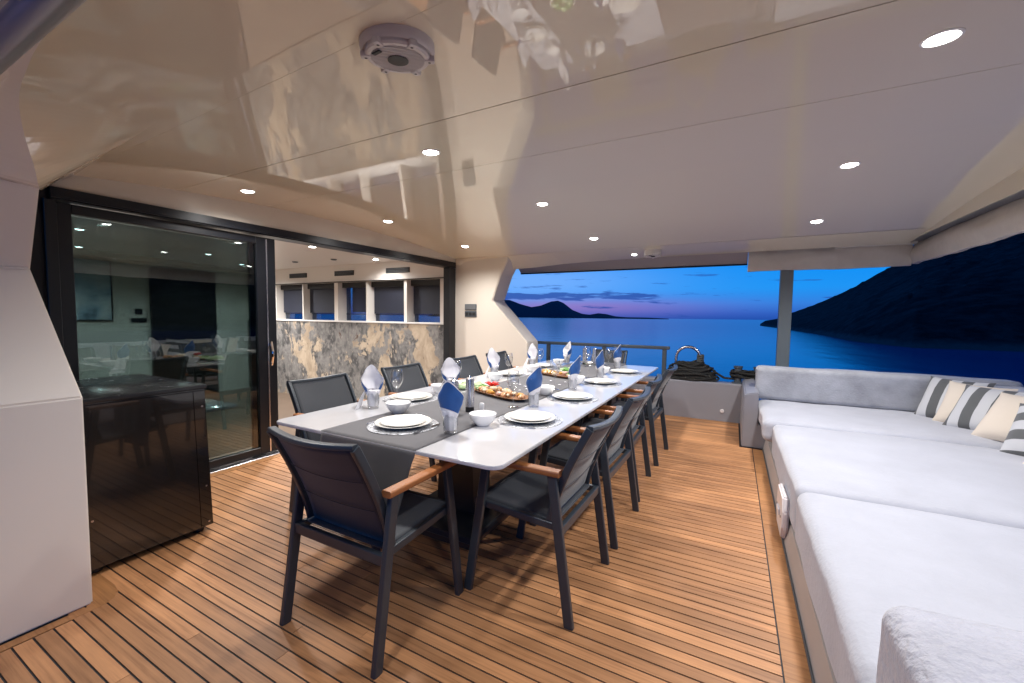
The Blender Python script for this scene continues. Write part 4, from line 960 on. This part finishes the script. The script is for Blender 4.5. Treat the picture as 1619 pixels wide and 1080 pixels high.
# pepper mills
def mill(x, y, label):
    e_ = empty('pepper_mill', (x, y, T+onrun(x)+.0005), 0, label, 'pepper mill', 'chrome pepper mills')
    b = MB(); b.lathe([(.0005, .0), (.027, 0), (.028, .004), (.028, .030), (.0265, .031)], 28); b.build('base', M_dark, e_)
    b = MB(); b.lathe([(.0265, .031), (.028, .033), (.028, .205), (.0275, .214), (.020, .220), (.0005, .221)], 32); b.build('body', M_steel, e_)
    b = MB(); b.lathe([(.0075, .220), (.0085, .225), (.007, .231), (.0005, .232)], 16); b.build('knob', M_chrome, e_)
mill(-1.515, 2.085, 'tall chrome pepper mill, left one of the near pair'); mill(-1.485, 2.215, 'tall chrome pepper mill, right one of the near pair')
mill(-1.70, 5.20, 'tall chrome pepper mill, left one of the far pair'); mill(-1.575, 5.22, 'tall chrome pepper mill, right one of the far pair')
b = MB(); b.lathe([(.0005, .002), (.024, 0), (.026, .05), (.0235, .05), (.021, .01), (.0005, .01)], 24); o = b.build('tealight_holder', M_glass); o.location = (-1.575, 2.20, T+.0055); tag(o, 'small glass tealight holder between the near mills', 'candle')
b = MB(); b.lathe([(.0005, 0), (.019, 0), (.019, .025), (.0005, .027)], 20); q = b.build('tealight', mat('candle_wax', (.75, .42, .22), .5), o); q.location = (0, 0, .0105)
b = MB().box(-.014, .014, -.010, .010, 0, .062, .006, 2); o = b.build('salt_shaker', M_bowl); o.location = (-1.405, 2.235, T+.0055); tag(o, 'small white shaker beside the near mills', 'shaker')

# food boards
def food_board(loc, rz, L_, W_, label):
    e_ = empty('serving_board', loc, rz, label, 'serving board', 'wooden boards of food')
    def fn(u, v):
        a = 2*pi*u; ex = abs(cos(a))**.6*math.copysign(1, cos(a))*L_/2; ey = abs(sin(a))**.8*math.copysign(1, sin(a))*W_/2
        z_ = [0, .0, .022, .024, .012, .010][v]; k = [.0, .80, 1.0, .98, .90, .0][v]; return (ex*k, ey*k, z_)
    vs = [fn(i/40, j) for i in range(40) for j in range(6)]
    fs = [(i*6+j, ((i+1) % 40)*6+j, ((i+1) % 40)*6+j+1, i*6+j+1) for i in range(40) for j in range(5)]
    b = MB(); b.add(vs, fs, True); b.build('board', M_wood, e_); return e_
def blob(name, m_, r, sq=(1, 1, .7), seed=0, rough=.35, loc=(0, 0, 0), rz=0.0):
    bmn = bmesh.new(); bmesh.ops.create_icosphere(bmn, subdivisions=2, radius=1)
    for v in bmn.verts:
        d = 1+rough*noise.fractal(v.co*1.6+Vector((seed*7.1, seed, 0)), 1, 2, 4); v.co = Vector((v.co.x*r*sq[0], v.co.y*r*sq[1], v.co.z*r*sq[2]))*d
    o = MB().frombm(bmn, True).build(name, m_, None, 180); o.location = loc; o.rotation_euler = (0, 0, rz); return o
F = {n: mat('food_'+n, c, .28, noise_amt=.35, noise_scale=40, bump=.4, bump_scale=90, bump_dist=.004) for n, c in
     dict(prawn=(.62, .33, .16), cream=(.70, .58, .40), gold=(.62, .33, .07), red=(.62, .022, .015), green=(.10, .26, .035), pale=(.42, .55, .30), pink=(.66, .42, .34)).items()}
b1 = (-1.60, 2.80, T+.0058); a1 = radians(-24)
food_board(b1, a1, .66, .22, 'long wooden board heaped with food near the front of the table')
b2 = (-1.60, 4.05, T+.0058); a2 = radians(-24)
food_board(b2, a2, .60, .22, 'wooden board of bread and salad further along the table')
FW = dict(prawn='orange prawn piece', cream='creamy canape', gold='golden fried bite', green='green leaf bunch', pale='pale green leaf', pink='pinkish canape', red='red piece')
def heap(b0, a0, L_, W_, kinds, n, seed, word):
    rnd = random.Random(seed); ca, sa = cos(a0), sin(a0)
    for i in range(n):
        u = rnd.uniform(-.44, .44); v = rnd.uniform(-.34, .34)*(1-abs(u)*.8); kd = rnd.choice(kinds(u)); r = rnd.uniform(.014, .027)
        x = b0[0]+ca*u*L_-sa*v*W_; y = b0[1]+sa*u*L_+ca*v*W_; zz = b0[2]+.010+r*.55+.026*max(0, 1-abs(v)*3)*(1-abs(u)*1.5)
        o = blob('food_piece', F[kd], r, (1.25, .8, .7), seed+i, .5, (x, y, zz), rnd.uniform(0, 6))
        tag(o, f'{FW[kd]} heaped on the {word} serving board', 'food', f'{FW[kd]} on the {word} board')
heap(b1, a1, .66, .22, lambda u: ['green', 'pale'] if u < -.30 else (['green', 'prawn'] if u > .36 else ['prawn', 'cream', 'cream', 'gold', 'pink']), 58, 100, 'front')
heap(b2, a2, .60, .22, lambda u: ['gold', 'cream'] if u < .1 else ['cream', 'green', 'pink'], 34, 300, 'further')
# red garnish: a starry bunch of petals
gr = empty('red_garnish', (b1[0]-.10, b1[1]+.05, b1[2]+.055), 0, 'bright red star-shaped garnish on top of the front food board', 'food')
b = MB()
for k in range(13):
    a = k*2.399; t = .25+.5*(k/13); d = Vector((cos(a)*cos(t), sin(a)*cos(t), sin(t))); l_ = .075-.02*(k/13)
    b.tube([d*.004, d*l_*.5+Vector((0, 0, .006)), d*l_], [.006, .0085, .0015], 6)
b.build('petals', F['red'], gr)
for i, (x, y) in enumerate(((-2.02, 2.97), (-1.92, 2.98), (-1.99, 2.88))):
    o = blob('lettuce_leaf', F['pale'], .05, (1.2, .9, .55), 500+i, .6, (x, y, T+.03)); tag(o, 'pale green lettuce at the left end of the front board', 'lettuce', 'lettuce leaves')
sal = empty('salad_plate', (-1.62, 4.42, T+.0058), 0, 'plate of green salad by the further wooden board', 'plate'); inst('plate', me_small, parent=sal)
for i in range(7):
    o = blob('salad_leaf', F['green' if i % 2 else 'pale'], .035, (1.2, .9, .5), 700+i, .7, (-1.62+.07*cos(i*.9), 4.42+.07*sin(i*.9), T+.035)); tag(o, 'green salad leaf on the far plate', 'salad', 'salad leaves')
# white petals scattered on the runner
pm = blob('petal', M_napw, .012, (1.3, .9, .35), 900, .4); pme = pm.data; rnd = random.Random(5)
first = True
for i in range(14):
    x, y = -1.60+rnd.uniform(-.22, .24), 3.05+rnd.uniform(0, .85)
    if y > 3.72 and abs(x+1.6) < .2: y -= .5
    o = pm if first else inst('petal', pme); first = False
    o.location = (x, y, T+.0085); o.rotation_euler = (0, 0, rnd.uniform(0, 6)); tag(o, 'small white petal lying on the grey runner', 'petal', 'white petals on the runner')
